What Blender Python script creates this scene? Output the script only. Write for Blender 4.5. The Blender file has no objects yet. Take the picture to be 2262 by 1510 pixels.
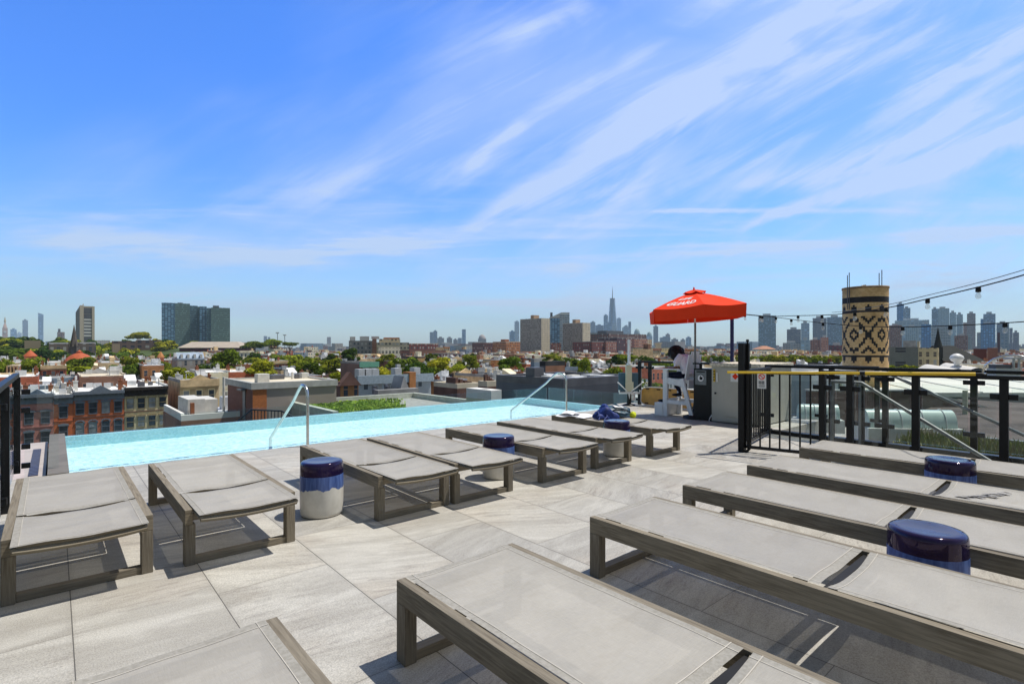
import bpy, bmesh, math, random
from math import sin, cos, pi, radians, atan2, sqrt
from mathutils import Vector, Matrix

S = bpy.context.scene
COL = S.collection

# ------------------------------------------------------------------ camera, sky, sun, exposure
# world axes: +Y runs along the sun loungers towards the pool, +X along the pool edge, z = 0 is the deck
YAW = 0.713471            # the lens looks 40.88 degrees to the right of +Y
FPX, CXP, HYP, EYE = 1168.0, 1131.0, 766.0, 1.45
cam_d = bpy.data.cameras.new('camera'); cam = bpy.data.objects.new('camera', cam_d); COL.objects.link(cam)
cam.location = (0, 0, EYE); cam.rotation_euler = (pi/2, 0, -YAW)
cam_d.sensor_width = 36; cam_d.lens = 36*FPX/2262
cam_d.shift_y = (HYP-755)/2262
cam_d.clip_start = 0.05; cam_d.clip_end = 30000
S.camera = cam
S.view_settings.view_transform = 'Standard'; S.view_settings.look = 'None'
S.view_settings.exposure = 0.0; S.view_settings.gamma = 1
S.cycles.max_bounces = 7; S.cycles.transparent_max_bounces = 16; S.cycles.volume_bounces = 0
S.cycles.caustics_reflective = False; S.cycles.caustics_refractive = False

SUNV = Vector((.418, -.19, 1)).normalized()
sun_d = bpy.data.lights.new('sun', 'SUN'); sun = bpy.data.objects.new('sun', sun_d); COL.objects.link(sun)
sun_d.energy = 4.95; sun_d.angle = radians(.5); sun_d.color = (1, .95, .88)
sun.rotation_euler = SUNV.to_track_quat('Z', 'Y').to_euler()

SA_, CA_ = sin(YAW), cos(YAW)
STREAKS = ((965,560,1620,150,14,130,.75),(1250,380,2050,-80,60,130,.42),(1010,385,1170,262,14,34,.55),(1560,534,2420,235,9,60,1.35),(1440,500,2420,180,24,130,.8),
 (1360,467,2080,465,6,12,1.0,1),(1050,460,2000,330,70,130,.55),(430,470,960,505,24,80,.8,1),(340,545,1080,560,50,90,.7,1),(560,420,1200,330,60,90,.3),(-60,458,330,484,8,16,.40,1),(-60,520,520,545,40,60,.55,1),
 (1280,632,2000,600,7,18,.70,1),(1400,572,2420,496,8,38,.8,1),(720,690,1420,650,10,18,.6,1),(1900,190,2420,40,40,110,.45),(1080,110,1330,-20,30,50,.35),(850,250,1250,60,30,60,.22),
 (672,690,700,689,5,5,1.3,1,.4),(688,669,706,668,3,3,.8,1,.4),(0,612,44,610,4,5,.5,1,.4),(-80,600,300,640,20,30,.3,1),(1900,640,2400,600,10,20,.4,1),(950,575,1500,560,4,8,.35,1))
def world():
    w = bpy.data.worlds.new('World'); S.world = w; w.use_nodes = True
    nt = w.node_tree; N = nt.nodes; L = nt.links; N.clear()
    def nd(t, **k):
        n = N.new(t)
        for a, b in k.items(): setattr(n, a, b)
        return n
    def m(op, a, b=None, c=None, clamp=False):
        n = nd('ShaderNodeMath', operation=op); n.use_clamp = clamp
        for i, v in enumerate((a, b, c)):
            if v is None: continue
            if isinstance(v, (int, float)): n.inputs[i].default_value = v
            else: L.new(v, n.inputs[i])
        return n.outputs[0]
    sky = nd('ShaderNodeTexSky', sky_type='NISHITA', sun_disc=False)
    sky.sun_elevation = math.asin(SUNV.z); sky.sun_rotation = atan2(SUNV.x, SUNV.y)
    sky.altitude = 20; sky.air_density = 1.15; sky.dust_density = .6; sky.ozone_density = 3.0
    tc = nd('ShaderNodeTexCoord'); sp = nd('ShaderNodeSeparateXYZ'); L.new(tc.outputs['Generated'], sp.inputs[0])
    X, Y, Z = sp.outputs
    def ss(x, a, b, lo=0, hi=1):
        n = nd('ShaderNodeMapRange', interpolation_type='SMOOTHSTEP')
        for i, q in enumerate((a, b, lo, hi)): n.inputs[i+1].default_value = q
        L.new(x, n.inputs[0]); return n.outputs[0]
    def mixc(f, a, b, mode='MIX'):
        n = nd('ShaderNodeMix', data_type='RGBA', blend_type=mode)
        for i, q in ((0, f), (6, a), (7, b)):
            if isinstance(q, (int, float)): n.inputs[i].default_value = q
            elif isinstance(q, tuple): n.inputs[i].default_value = q+(1,)
            else: L.new(q, n.inputs[i])
        return n.outputs[2]
    # clear polarised blue higher up, paler air low down
    air = mixc(ss(Z, -.02, .34), (1.00, 1.24, 1.48), (.43, .98, 1.95))
    # unseen sky overhead and behind: added dim, warm tint, tempering the blue fill light
    fwd = m('ADD', m('MULTIPLY', X, SA_), m('MULTIPLY', Y, CA_))
    over = m('MAXIMUM', ss(Z, .50, .72), m('SUBTRACT', 1, ss(fwd, -.05, .30)))
    air = mixc(over, air, (.72, .62, .49))
    blue = mixc(1.0, sky.outputs[0], air, 'MULTIPLY')
    zc = m('ADD', m('MAXIMUM', Z, 0), .05)
    px = m('DIVIDE', X, zc); py = m('DIVIDE', Y, zc)      # the cloud sheet seen as a flat layer overhead
    ax, ay = .36, .933                                     # the streaks all run this way
    v = m('ADD', m('MULTIPLY', px, ax), m('MULTIPLY', py, ay))
    u = m('SUBTRACT', m('MULTIPLY', px, ay), m('MULTIPLY', py, ax))
    def noise(us, vs, detail, rough, dist, off=0):
        cb = nd('ShaderNodeCombineXYZ')
        L.new(m('MULTIPLY', u, us), cb.inputs[0]); L.new(m('MULTIPLY', v, vs), cb.inputs[1]); cb.inputs[2].default_value = off
        n = nd('ShaderNodeTexNoise'); n.inputs['Scale'].default_value = 1; n.inputs['Detail'].default_value = detail
        n.inputs['Roughness'].default_value = rough; n.inputs['Distortion'].default_value = dist
        L.new(cb.outputs[0], n.inputs['Vector']); return n.outputs[0]
    # the same bearings as slopes against one fixed compass direction, for laying single streaks of cirrus
    fw = m('MAXIMUM', m('ADD', m('MULTIPLY', X, SA_), m('MULTIPLY', Y, CA_)), .05)
    tx = m('DIVIDE', m('SUBTRACT', m('MULTIPLY', X, CA_), m('MULTIPLY', Y, SA_)), fw); te = m('DIVIDE', Z, fw)
    def nz(ang, ls, cs, det, rough, dist, off):
        c_, s_ = cos(ang), sin(ang)
        p = m('ADD', m('MULTIPLY', tx, c_*ls), m('MULTIPLY', te, s_*ls)); q = m('SUBTRACT', m('MULTIPLY', te, c_*cs), m('MULTIPLY', tx, s_*cs))
        cb = nd('ShaderNodeCombineXYZ'); L.new(p, cb.inputs[0]); L.new(q, cb.inputs[1]); cb.inputs[2].default_value = off
        n = nd('ShaderNodeTexNoise'); n.inputs['Scale'].default_value = 1; n.inputs['Detail'].default_value = det; n.inputs['Roughness'].default_value = rough; n.inputs['Distortion'].default_value = dist
        L.new(cb.outputs[0], n.inputs['Vector']); return n.outputs[0]
    fib = nz(.50, 2.2, 17, 6, .62, .5, 2.2); hor = nz(.0, 2.0, 20, 5, .6, .4, 5.1); lump = nz(.4, 3.0, 5.5, 4, .6, .7, 8.8); big = nz(.45, 1.1, 3.0, 3, .5, .5, 4.4)
    def streak(x0, y0, x1, y1, w0, w1, k, nf=None, fade=.25):
        nf = nf or fib
        a0 = Vector(((x0-1131)/1168, (766-y0)/1168)); a1 = Vector(((x1-1131)/1168, (766-y1)/1168)); d = a1-a0; l2 = d.length_squared; ln = d.length
        s = m('ADD', m('MULTIPLY', m('SUBTRACT', tx, a0.x), d.x/l2), m('MULTIPLY', m('SUBTRACT', te, a0.y), d.y/l2))
        q = m('SUBTRACT', m('MULTIPLY', m('SUBTRACT', te, a0.y), d.x/ln), m('MULTIPLY', m('SUBTRACT', tx, a0.x), d.y/ln))
        wv = m('MAXIMUM', m('ADD', w0/1168, m('MULTIPLY', s, (w1-w0)/1168)), 2/1168)
        q = m('DIVIDE', m('ADD', q, m('MULTIPLY', m('SUBTRACT', lump, .5), (w0+w1)*.9/1168)), wv)
        g = m('SUBTRACT', 1, ss(m('ABSOLUTE', q), .0, 1.0))
        e = m('MULTIPLY', ss(s, 0, fade), m('SUBTRACT', 1, ss(s, 1-fade, 1)))
        return m('MULTIPLY', m('MULTIPLY', g, e), m('MULTIPLY', m('ADD', .35, ss(nf, .34, .62)), k*.75))
    side = ss(m('ADD', tx, m('MULTIPLY', m('SUBTRACT', big, .5), 2.4)), -1.05, .85)
    dens = m('MULTIPLY', side, m('ADD', .17, m('MULTIPLY', ss(lump, .30, .64), m('ADD', .16, m('MULTIPLY', ss(fib, .38, .66), .55)))))
    dens = m('ADD', dens, m('MULTIPLY', m('MULTIPLY', ss(big, .40, .62), side), .28))
    for args in STREAKS:
        dens = m('ADD', dens, streak(*args[:7], nf=hor if len(args) > 7 else None, fade=args[8] if len(args) > 8 else .25))
    bars = m('MULTIPLY', m('MULTIPLY', ss(hor, .46, .70), ss(te, .02, .07)), m('SUBTRACT', 1, ss(te, .18, .36)))
    dens = m('ADD', dens, m('MULTIPLY', bars, .72), clamp=True)
    dens = m('MULTIPLY', m('MULTIPLY', dens, m('SUBTRACT', 1, m('MULTIPLY', over, .8))), ss(Z, -.01, .06), clamp=True)
    col = mixc(m('MULTIPLY', dens, .80), blue, (4.9, 5.9, 7.6))
    mx = nd('ShaderNodeMix', data_type='RGBA'); mx.inputs[0].default_value = 0; L.new(col, mx.inputs[6])
    bg = nd('ShaderNodeBackground'); bg.inputs[1].default_value = .13; L.new(mx.outputs[2], bg.inputs[0])
    out = nd('ShaderNodeOutputWorld'); L.new(bg.outputs[0], out.inputs[0])
world()

# ------------------------------------------------------------------ helpers
CA, SA = cos(YAW), sin(YAW)
def at(px, depth, z=0.0):
    """a spot that far down the street, on the bearing of a photo column"""
    xc = (px-CXP)*depth/FPX
    return (xc*CA+depth*SA, -xc*SA+depth*CA, z)
def zat(py, depth): return EYE-(py-HYP)*depth/FPX
def gpt(px, py, z=0.0):
    return at(px, FPX*(EYE-z)/(py-HYP), z)

def tag(o, label=None, cat=None, group=None, kind=None):
    if label: o['label'] = label
    if cat: o['category'] = cat
    if group: o['group'] = group
    if kind: o['kind'] = kind
    return o
def empty(name, loc=(0,0,0), rz=0, label=None, cat=None, group=None):
    o = bpy.data.objects.new(name, None); COL.objects.link(o); o.location = loc; o.rotation_euler = (0,0,rz)
    o.empty_display_size = .2
    return tag(o, label, cat, group)
def kids(o): return [c for c in ALLK.get(o.name, [])]
ALLK = {}
def setp(o, p):
    o.parent = p; ALLK.setdefault(p.name, []).append(o)
def dup(src, loc=None, rz=None, label=None, group=None, scale=None):
    def cp(o, par):
        c = o.copy(); COL.objects.link(c)
        if par: setp(c, par)
        for k in list(kids(o)): cp(k, c)
        return c
    r = cp(src, None)
    if loc is not None: r.location = loc
    if rz is not None: r.rotation_euler = (0,0,rz)
    if scale is not None: r.scale = scale
    if label: r['label'] = label
    if group: r['group'] = group
    return r

class MB:
    def __init__(s): s.v=[]; s.f=[]; s.m=[]; s.uv=[]; s.sm=[]
    def face(s, pts, m=0, uv=None, sm=False):
        i=len(s.v); s.v.extend([tuple(p) for p in pts]); s.f.append(tuple(range(i,i+len(pts)))); s.m.append(m); s.sm.append(sm)
        s.uv.append(uv if uv else [(p[0],p[1]) for p in pts])
    def box(s, x0,x1,y0,y1,z0,z1, m=0, top=None, side=None, bottom=True):
        """m front/back (+-y), side = +-x faces, top = top face"""
        t = m if top is None else top; sd = m if side is None else side
        w=x1-x0; d=y1-y0; h=z1-z0
        s.face([(x0,y0,z0),(x1,y0,z0),(x1,y0,z1),(x0,y0,z1)], m, [(0,0),(w,0),(w,h),(0,h)])
        s.face([(x1,y1,z0),(x0,y1,z0),(x0,y1,z1),(x1,y1,z1)], m, [(0,0),(w,0),(w,h),(0,h)])
        s.face([(x0,y1,z0),(x0,y0,z0),(x0,y0,z1),(x0,y1,z1)], sd, [(0,0),(d,0),(d,h),(0,h)])
        s.face([(x1,y0,z0),(x1,y1,z0),(x1,y1,z1),(x1,y0,z1)], sd, [(0,0),(d,0),(d,h),(0,h)])
        s.face([(x0,y0,z1),(x1,y0,z1),(x1,y1,z1),(x0,y1,z1)], t, [(0,0),(w,0),(w,d),(0,d)])
        if bottom: s.face([(x0,y1,z0),(x1,y1,z0),(x1,y0,z0),(x0,y0,z0)], t, [(0,0),(w,0),(w,d),(0,d)])
        return s
    def xf(s, M, i0=0):
        for i in range(i0,len(s.v)): s.v[i]=tuple(M@Vector(s.v[i]))
        return s
    def rbox(s, c, sz, rot=(0,0,0), m=0):
        i=len(s.v); a,b,d=sz[0]/2,sz[1]/2,sz[2]/2
        s.box(-a,a,-b,b,-d,d,m)
        from mathutils import Euler
        return s.xf(Matrix.Translation(c)@Euler(rot).to_matrix().to_4x4(), i)
    def tube(s, pts, r, n=8, m=0, cap=True, sm=True):
        pts=[Vector(p) for p in pts]; rs = r if isinstance(r,(list,tuple)) else [r]*len(pts)
        rings=[]; prev=None
        for k,p in enumerate(pts):
            t=(pts[min(k+1,len(pts)-1)]-pts[max(k-1,0)]).normalized()
            if prev is None:
                a=Vector((0,0,1)) if abs(t.z)<.9 else Vector((1,0,0)); u=t.cross(a).normalized()
            else:
                u=(prev-t*prev.dot(t)).normalized()
            prev=u; w=t.cross(u)
            rings.append([p+(u*cos(2*pi*j/n)+w*sin(2*pi*j/n))*rs[k] for j in range(n)])
        i=len(s.v)
        for rg in rings: s.v.extend([tuple(p) for p in rg])
        for k in range(len(rings)-1):
            for j in range(n):
                j2=(j+1)%n
                s.f.append((i+k*n+j,i+k*n+j2,i+(k+1)*n+j2,i+(k+1)*n+j)); s.m.append(m); s.sm.append(sm)
                s.uv.append([(j/n,k),(j/n+1/n,k),(j/n+1/n,k+1),(j/n,k+1)])
        if cap:
            s.face(list(reversed(rings[0])), m); s.face(rings[-1], m)
        return s
    def lathe(s, prof, n=32, m=0, c=(0,0,0), cap=True, sm=True, mats=None):
        i=len(s.v)
        for r,z in prof:
            for j in range(n): s.v.append((c[0]+r*cos(2*pi*j/n), c[1]+r*sin(2*pi*j/n), c[2]+z))
        for k in range(len(prof)-1):
            for j in range(n):
                j2=(j+1)%n
                s.f.append((i+k*n+j,i+k*n+j2,i+(k+1)*n+j2,i+(k+1)*n+j)); s.m.append(mats[k] if mats else m); s.sm.append(sm)
                s.uv.append([(j/n,prof[k][1]),((j+1)/n,prof[k][1]),((j+1)/n,prof[k+1][1]),(j/n,prof[k+1][1])])
        if cap:
            if prof[-1][0]>1e-5: s.face([s.v[i+(len(prof)-1)*n+j] for j in range(n)], mats[-1] if mats else m)
            if prof[0][0]>1e-5: s.face([s.v[i+j] for j in range(n-1,-1,-1)], mats[0] if mats else m)
        return s
    def grid(s, fn, nu, nv, m=0, sm=True, flip=False):
        i=len(s.v)
        for a in range(nu+1):
            for b in range(nv+1): s.v.append(tuple(fn(a/nu,b/nv)))
        for a in range(nu):
            for b in range(nv):
                q=[i+a*(nv+1)+b, i+(a+1)*(nv+1)+b, i+(a+1)*(nv+1)+b+1, i+a*(nv+1)+b+1]
                uv=[(a/nu,b/nv),((a+1)/nu,b/nv),((a+1)/nu,(b+1)/nv),(a/nu,(b+1)/nv)]
                if flip: q.reverse(); uv.reverse()
                s.f.append(tuple(q)); s.m.append(m); s.sm.append(sm); s.uv.append(uv)
        return s
    def prism(s, poly, y0, y1, m=0):
        """polygon in x,z swept along y"""
        n=len(poly)
        s.face([(p[0],y0,p[1]) for p in poly], m); s.face([(p[0],y1,p[1]) for p in reversed(poly)], m)
        for k in range(n):
            a=poly[k]; b=poly[(k+1)%n]
            s.face([(b[0],y0,b[1]),(a[0],y0,a[1]),(a[0],y1,a[1]),(b[0],y1,b[1])], m)
        return s
    def mesh(s, name, mats, bevel=0):
        me=bpy.data.meshes.new(name); me.from_pydata(s.v,[],s.f)
        for mt in (mats if isinstance(mats,(list,tuple)) else [mats]): me.materials.append(mt)
        me.polygons.foreach_set('material_index', s.m); me.polygons.foreach_set('use_smooth', s.sm)
        uvl=me.uv_layers.new(name='UVMap'); flat=[]
        for q in s.uv:
            for c in q: flat.extend((c[0],c[1]))
        uvl.data.foreach_set('uv', flat)
        if bevel:
            bm=bmesh.new(); bm.from_mesh(me); bmesh.ops.remove_doubles(bm, verts=bm.verts, dist=1e-5)
            es=[e for e in bm.edges if e.is_manifold and e.calc_face_angle(0)>.5]
            bmesh.ops.bevel(bm, geom=es, offset=bevel, segments=2, affect='EDGES', profile=.6, clamp_overlap=True)
            bm.to_mesh(me); bm.free()
        me.update(); return me
    def build(s, name, mats, parent=None, loc=None, rz=None, bevel=0, **t):
        o=bpy.data.objects.new(name, s.mesh(name, mats, bevel)); COL.objects.link(o)
        if parent: setp(o, parent)
        if loc is not None: o.location=loc
        if rz is not None: o.rotation_euler=(0,0,rz)
        return tag(o, **t)

# ------------------------------------------------------------------ materials
class NT:
    def __init__(s, name):
        s.mt=bpy.data.materials.new(name); s.mt.use_nodes=True; s.nt=s.mt.node_tree; s.N=s.nt.nodes; s.L=s.nt.links
        s.bs=s.N['Principled BSDF']; s.out=s.N['Material Output']
    def nd(s, t, **k):
        n=s.N.new(t)
        for a,b in k.items(): setattr(n,a,b)
        return n
    def math(s, op, a, b=None, c=None, clamp=False):
        n=s.nd('ShaderNodeMath', operation=op); n.use_clamp=clamp
        for i,v in enumerate((a,b,c)):
            if v is None: continue
            if isinstance(v,(int,float)): n.inputs[i].default_value=v
            else: s.L.new(v,n.inputs[i])
        return n.outputs[0]
    def noise(s, vec, scale, detail=4, rough=.55, dist=0, w=None):
        n=s.nd('ShaderNodeTexNoise'); n.inputs['Scale'].default_value=scale; n.inputs['Detail'].default_value=detail
        n.inputs['Roughness'].default_value=rough; n.inputs['Distortion'].default_value=dist
        if vec is not None: s.L.new(vec,n.inputs['Vector'])
        return n.outputs[0]
    def ss(s, x, a, b, lo=0, hi=1):
        n=s.nd('ShaderNodeMapRange', interpolation_type='SMOOTHSTEP')
        for i,v in enumerate((a,b,lo,hi)): n.inputs[i+1].default_value=v
        s.L.new(x,n.inputs[0]); return n.outputs[0]
    def mix(s, f, a, b, mode='MIX'):
        n=s.nd('ShaderNodeMix', data_type='RGBA', blend_type=mode)
        for i,v in ((0,f),(6,a),(7,b)):
            if isinstance(v,(int,float)): n.inputs[i].default_value=v
            elif isinstance(v,tuple): n.inputs[i].default_value=(v+(1,))[:4]
            else: s.L.new(v,n.inputs[i])
        return n.outputs[2]
    def coord(s, kind='Object', scale=None):
        n=s.nd('ShaderNodeTexCoord'); o=n.outputs[kind]
        if scale:
            mp=s.nd('ShaderNodeMapping'); mp.inputs['Scale'].default_value=scale; s.L.new(o,mp.inputs[0]); o=mp.outputs[0]
        return o
    def base(s, c):
        if isinstance(c,tuple): s.bs.inputs['Base Color'].default_value=(c+(1,))[:4]
        else: s.L.new(c,s.bs.inputs['Base Color'])
    def set(s, **k):
        for a,b in k.items():
            inp=s.bs.inputs[a.replace('_',' ')]
            if isinstance(b,(int,float)): inp.default_value=b
            elif isinstance(b,tuple): inp.default_value=(b+(1,))[:4]
            else: s.L.new(b,inp)
    def bump(s, h, strength=.3, dist=.01):
        n=s.nd('ShaderNodeBump'); n.inputs['Strength'].default_value=strength; n.inputs['Distance'].default_value=dist
        s.L.new(h,n.inputs['Height']); s.L.new(n.outputs[0],s.bs.inputs['Normal'])

def mat(name, c, rough=.7, metal=0, var=.12, vs=3.0, bump=0, bs=40, spec=None, kind='Object', stretch=None):
    t=NT(name); co=t.coord(kind, stretch)
    n=t.noise(co, vs, 5)
    f=t.ss(n,.3,.7)
    a=tuple(x*(1-var) for x in c); b=tuple(min(1,x*(1+var)) for x in c)
    t.base(t.mix(f,a,b)); t.set(Roughness=rough, Metallic=metal)
    t.bs.inputs['Specular IOR Level'].default_value=spec if spec is not None else (.22 if rough>=.7 and not metal else .5)
    if bump: t.bump(t.noise(co,bs,4),bump,.01)
    return t.mt

def glassmat(name, tint=(.78,.88,.88), refl=.12, haze=0.0):
    t=NT(name); N=t.N; L=t.L
    tr=t.nd('ShaderNodeBsdfTransparent'); tr.inputs[0].default_value=tint+(1,)
    gl=t.nd('ShaderNodeBsdfGlossy'); gl.inputs['Roughness'].default_value=.02; gl.inputs[0].default_value=(.9,.95,1,1)
    fr=t.nd('ShaderNodeFresnel'); fr.inputs[0].default_value=1.5
    f=t.math('ADD', t.math('MULTIPLY', fr.outputs[0], .6), refl*.2, clamp=True)
    mx=t.nd('ShaderNodeMixShader'); L.new(f,mx.inputs[0]); L.new(tr.outputs[0],mx.inputs[1]); L.new(gl.outputs[0],mx.inputs[2])
    res=mx.outputs[0]
    if haze:
        df=t.nd('ShaderNodeBsdfDiffuse'); df.inputs[0].default_value=(.6,.72,.75,1)
        m2=t.nd('ShaderNodeMixShader'); m2.inputs[0].default_value=haze; L.new(res,m2.inputs[1]); L.new(df.outputs[0],m2.inputs[2]); res=m2.outputs[0]
    L.new(res,t.out.inputs[0]); N.remove(t.bs); return t.mt

# deck tiles: sheets of pale streaked porcelain in a running bond
def tile_mat():
    t=NT('porcelain_tile'); co=t.coord('Object'); sp=t.nd('ShaderNodeSeparateXYZ'); t.L.new(co,sp.inputs[0]); X,Y,Z=sp.outputs
    TW,TL=.6545,1.31
    i=t.math('FLOOR', t.math('DIVIDE', t.math('SUBTRACT',X,.07), TW))
    fx=t.math('SUBTRACT', t.math('DIVIDE', t.math('SUBTRACT',X,.07), TW), i)
    odd=t.math('MODULO', t.math('ABSOLUTE', i), 2)
    yy=t.math('DIVIDE', t.math('SUBTRACT', Y, t.math('ADD', 3.48, t.math('MULTIPLY', t.math('SUBTRACT',1,odd), TL/2))), TL)
    j=t.math('FLOOR', yy); fy=t.math('SUBTRACT', yy, j)
    ex=t.math('MULTIPLY', t.math('MINIMUM', fx, t.math('SUBTRACT',1,fx)), TW)
    ey=t.math('MULTIPLY', t.math('MINIMUM', fy, t.math('SUBTRACT',1,fy)), TL)
    gx=t.ss(ex,.0012,.0034); gy=t.ss(ey,.0006,.0022)
    cb=t.nd('ShaderNodeCombineXYZ'); t.L.new(i,cb.inputs[0]); t.L.new(j,cb.inputs[1])
    wn=t.nd('ShaderNodeTexWhiteNoise', noise_dimensions='2D'); t.L.new(cb.outputs[0],wn.inputs[0])
    r=wn.outputs[0]
    # each tile shows another cut of the stone: shift and turn the veins by the tile's own number
    off=t.nd('ShaderNodeVectorMath', operation='SCALE'); t.L.new(wn.outputs[1],off.inputs[0]); off.inputs[3].default_value=37
    ad=t.nd('ShaderNodeVectorMath', operation='ADD'); t.L.new(co,ad.inputs[0]); t.L.new(off.outputs[0],ad.inputs[1])
    rt=t.nd('ShaderNodeVectorRotate', rotation_type='Z_AXIS'); t.L.new(ad.outputs[0],rt.inputs[0]); t.L.new(t.math('MULTIPLY',t.math('SUBTRACT',r,.5),1.1),rt.inputs['Angle'])
    mp=t.nd('ShaderNodeMapping'); mp.inputs['Scale'].default_value=(.6,2.4,1); t.L.new(rt.outputs[0],mp.inputs[0])
    vein=t.noise(mp.outputs[0],2.1,9,.62,.9)
    mp2=t.nd('ShaderNodeMapping'); mp2.inputs['Scale'].default_value=(2.4,15,1); t.L.new(rt.outputs[0],mp2.inputs[0])
    streak=t.noise(mp2.outputs[0],2.0,8,.7,.6)
    grain=t.noise(ad.outputs[0],150,3,.7)
    cloud=t.noise(ad.outputs[0],1.6,4,.5)
    c=t.mix(t.ss(vein,.34,.68),(.352,.336,.298),(.475,.460,.415))
    dark=t.math('MULTIPLY', t.ss(streak,.48,.62), t.ss(cloud,.38,.62))
    c=t.mix(t.math('MULTIPLY',dark,.62), c, (.225,.212,.195))
    c=t.mix(t.math('MULTIPLY',t.ss(cloud,.45,.7),.25), c, (.42,.36,.285))
    c=t.mix(.6, c, t.mix(t.ss(grain,.3,.7),(.30,.30,.30),(.72,.72,.72)), 'OVERLAY')
    c=t.mix(1.0, c, t.mix(r,(.86,.86,.87),(1.06,1.05,1.03)), 'MULTIPLY')
    st=t.noise(co,.9,7,.72,.4); c=t.mix(t.math('MULTIPLY',t.ss(st,.55,.70),.22), c, (.27,.25,.22))
    dirt=t.math('MULTIPLY',t.math('SUBTRACT',1,t.math('MULTIPLY',t.ss(ex,.0,.03),t.ss(ey,.0,.03))),.22); c=t.mix(dirt, c, (.28,.26,.22))
    c=t.mix(t.math('MULTIPLY',gx,gy), (.10,.095,.085), c)
    t.base(c); t.set(Roughness=.62); t.bs.inputs['Specular IOR Level'].default_value=.3
    h=t.math('ADD', t.math('MULTIPLY',t.math('MULTIPLY',gx,gy),1.0), t.math('MULTIPLY',grain,.22))
    t.bump(h,.35,.004)
    return t.mt

def wood_mat():
    t=NT('weathered_teak'); co=t.coord('UV'); 
    mp=t.nd('ShaderNodeMapping'); mp.inputs['Scale'].default_value=(3.0,46,1); t.L.new(co,mp.inputs[0])
    g=t.noise(mp.outputs[0],1.6,9,.65,.5)
    ob=t.noise(t.coord('Object'),2.3,4)
    c=t.mix(t.ss(g,.28,.74),(.125,.105,.078),(.27,.235,.18))
    c=t.mix(t.math('MULTIPLY',t.ss(ob,.4,.68),.4),c,(.24,.215,.17)); oi=t.nd('ShaderNodeObjectInfo'); c=t.mix(1,c,t.mix(oi.outputs['Random'],(.84,.85,.87),(1.14,1.12,1.07)),'MULTIPLY')
    t.base(c); t.set(Roughness=.82); t.bs.inputs['Specular IOR Level'].default_value=.2; t.bump(g,.35,.003); return t.mt

def fabric_mat():
    t=NT('woven_sling'); co=t.coord('Object')
    w1=t.noise(t.coord('Object',(1,40,1)),22,2,.5); w2=t.noise(t.coord('Object',(40,1,1)),22,2,.5)
    weave=t.math('ADD',t.math('MULTIPLY',w1,.5),t.math('MULTIPLY',w2,.5))
    big=t.noise(co,1.7,5,.6); st=t.noise(t.coord('Object',(1.2,6,1)),2.5,6,.6)
    c=t.mix(t.ss(big,.3,.7),(.40,.382,.345),(.485,.466,.425))
    c=t.mix(t.math('MULTIPLY',t.ss(st,.5,.75),.35),c,(.38,.35,.305))
    c=t.mix(.28,c,t.mix(t.ss(weave,.35,.65),(.3,.3,.3),(.7,.7,.7)),'OVERLAY')
    oi=t.nd('ShaderNodeObjectInfo'); c=t.mix(1,c,t.mix(oi.outputs['Random'],(.93,.93,.945),(1.05,1.045,1.02)),'MULTIPLY')
    sm=t.noise(co,4.5,6,.7); c=t.mix(t.math('MULTIPLY',t.ss(sm,.58,.72),.22),c,(.36,.33,.28))
    wr=t.noise(t.coord('Object',(1,5,1)),1.8,3,.5,.6)
    t.base(c); t.set(Roughness=.75); t.bs.inputs['Specular IOR Level'].default_value=.25; t.bump(t.math('ADD',t.math('MULTIPLY',weave,.08),wr),.35,.02)
    tl=t.nd('ShaderNodeBsdfTranslucent'); tl.inputs[0].default_value=(.62,.56,.47,1)
    m1=t.nd('ShaderNodeMixShader'); m1.inputs[0].default_value=.22; t.L.new(t.bs.outputs[0],m1.inputs[1]); t.L.new(tl.outputs[0],m1.inputs[2])
    tr=t.nd('ShaderNodeBsdfTransparent'); tr.inputs[0].default_value=(.9,.88,.85,1)
    mx=t.nd('ShaderNodeMixShader'); mx.inputs[0].default_value=.10
    t.L.new(m1.outputs[0],mx.inputs[1]); t.L.new(tr.outputs[0],mx.inputs[2]); t.L.new(mx.outputs[0],t.out.inputs[0])
    return t.mt

def hem_mat():
    t=NT('sling_hem'); w=t.noise(t.coord('Object',(1,1,1)),60,3,.6); t.base(t.mix(t.ss(w,.3,.7),(.27,.255,.22),(.345,.328,.29))); t.set(Roughness=.75); t.bs.inputs['Specular IOR Level'].default_value=.2; return t.mt

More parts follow.
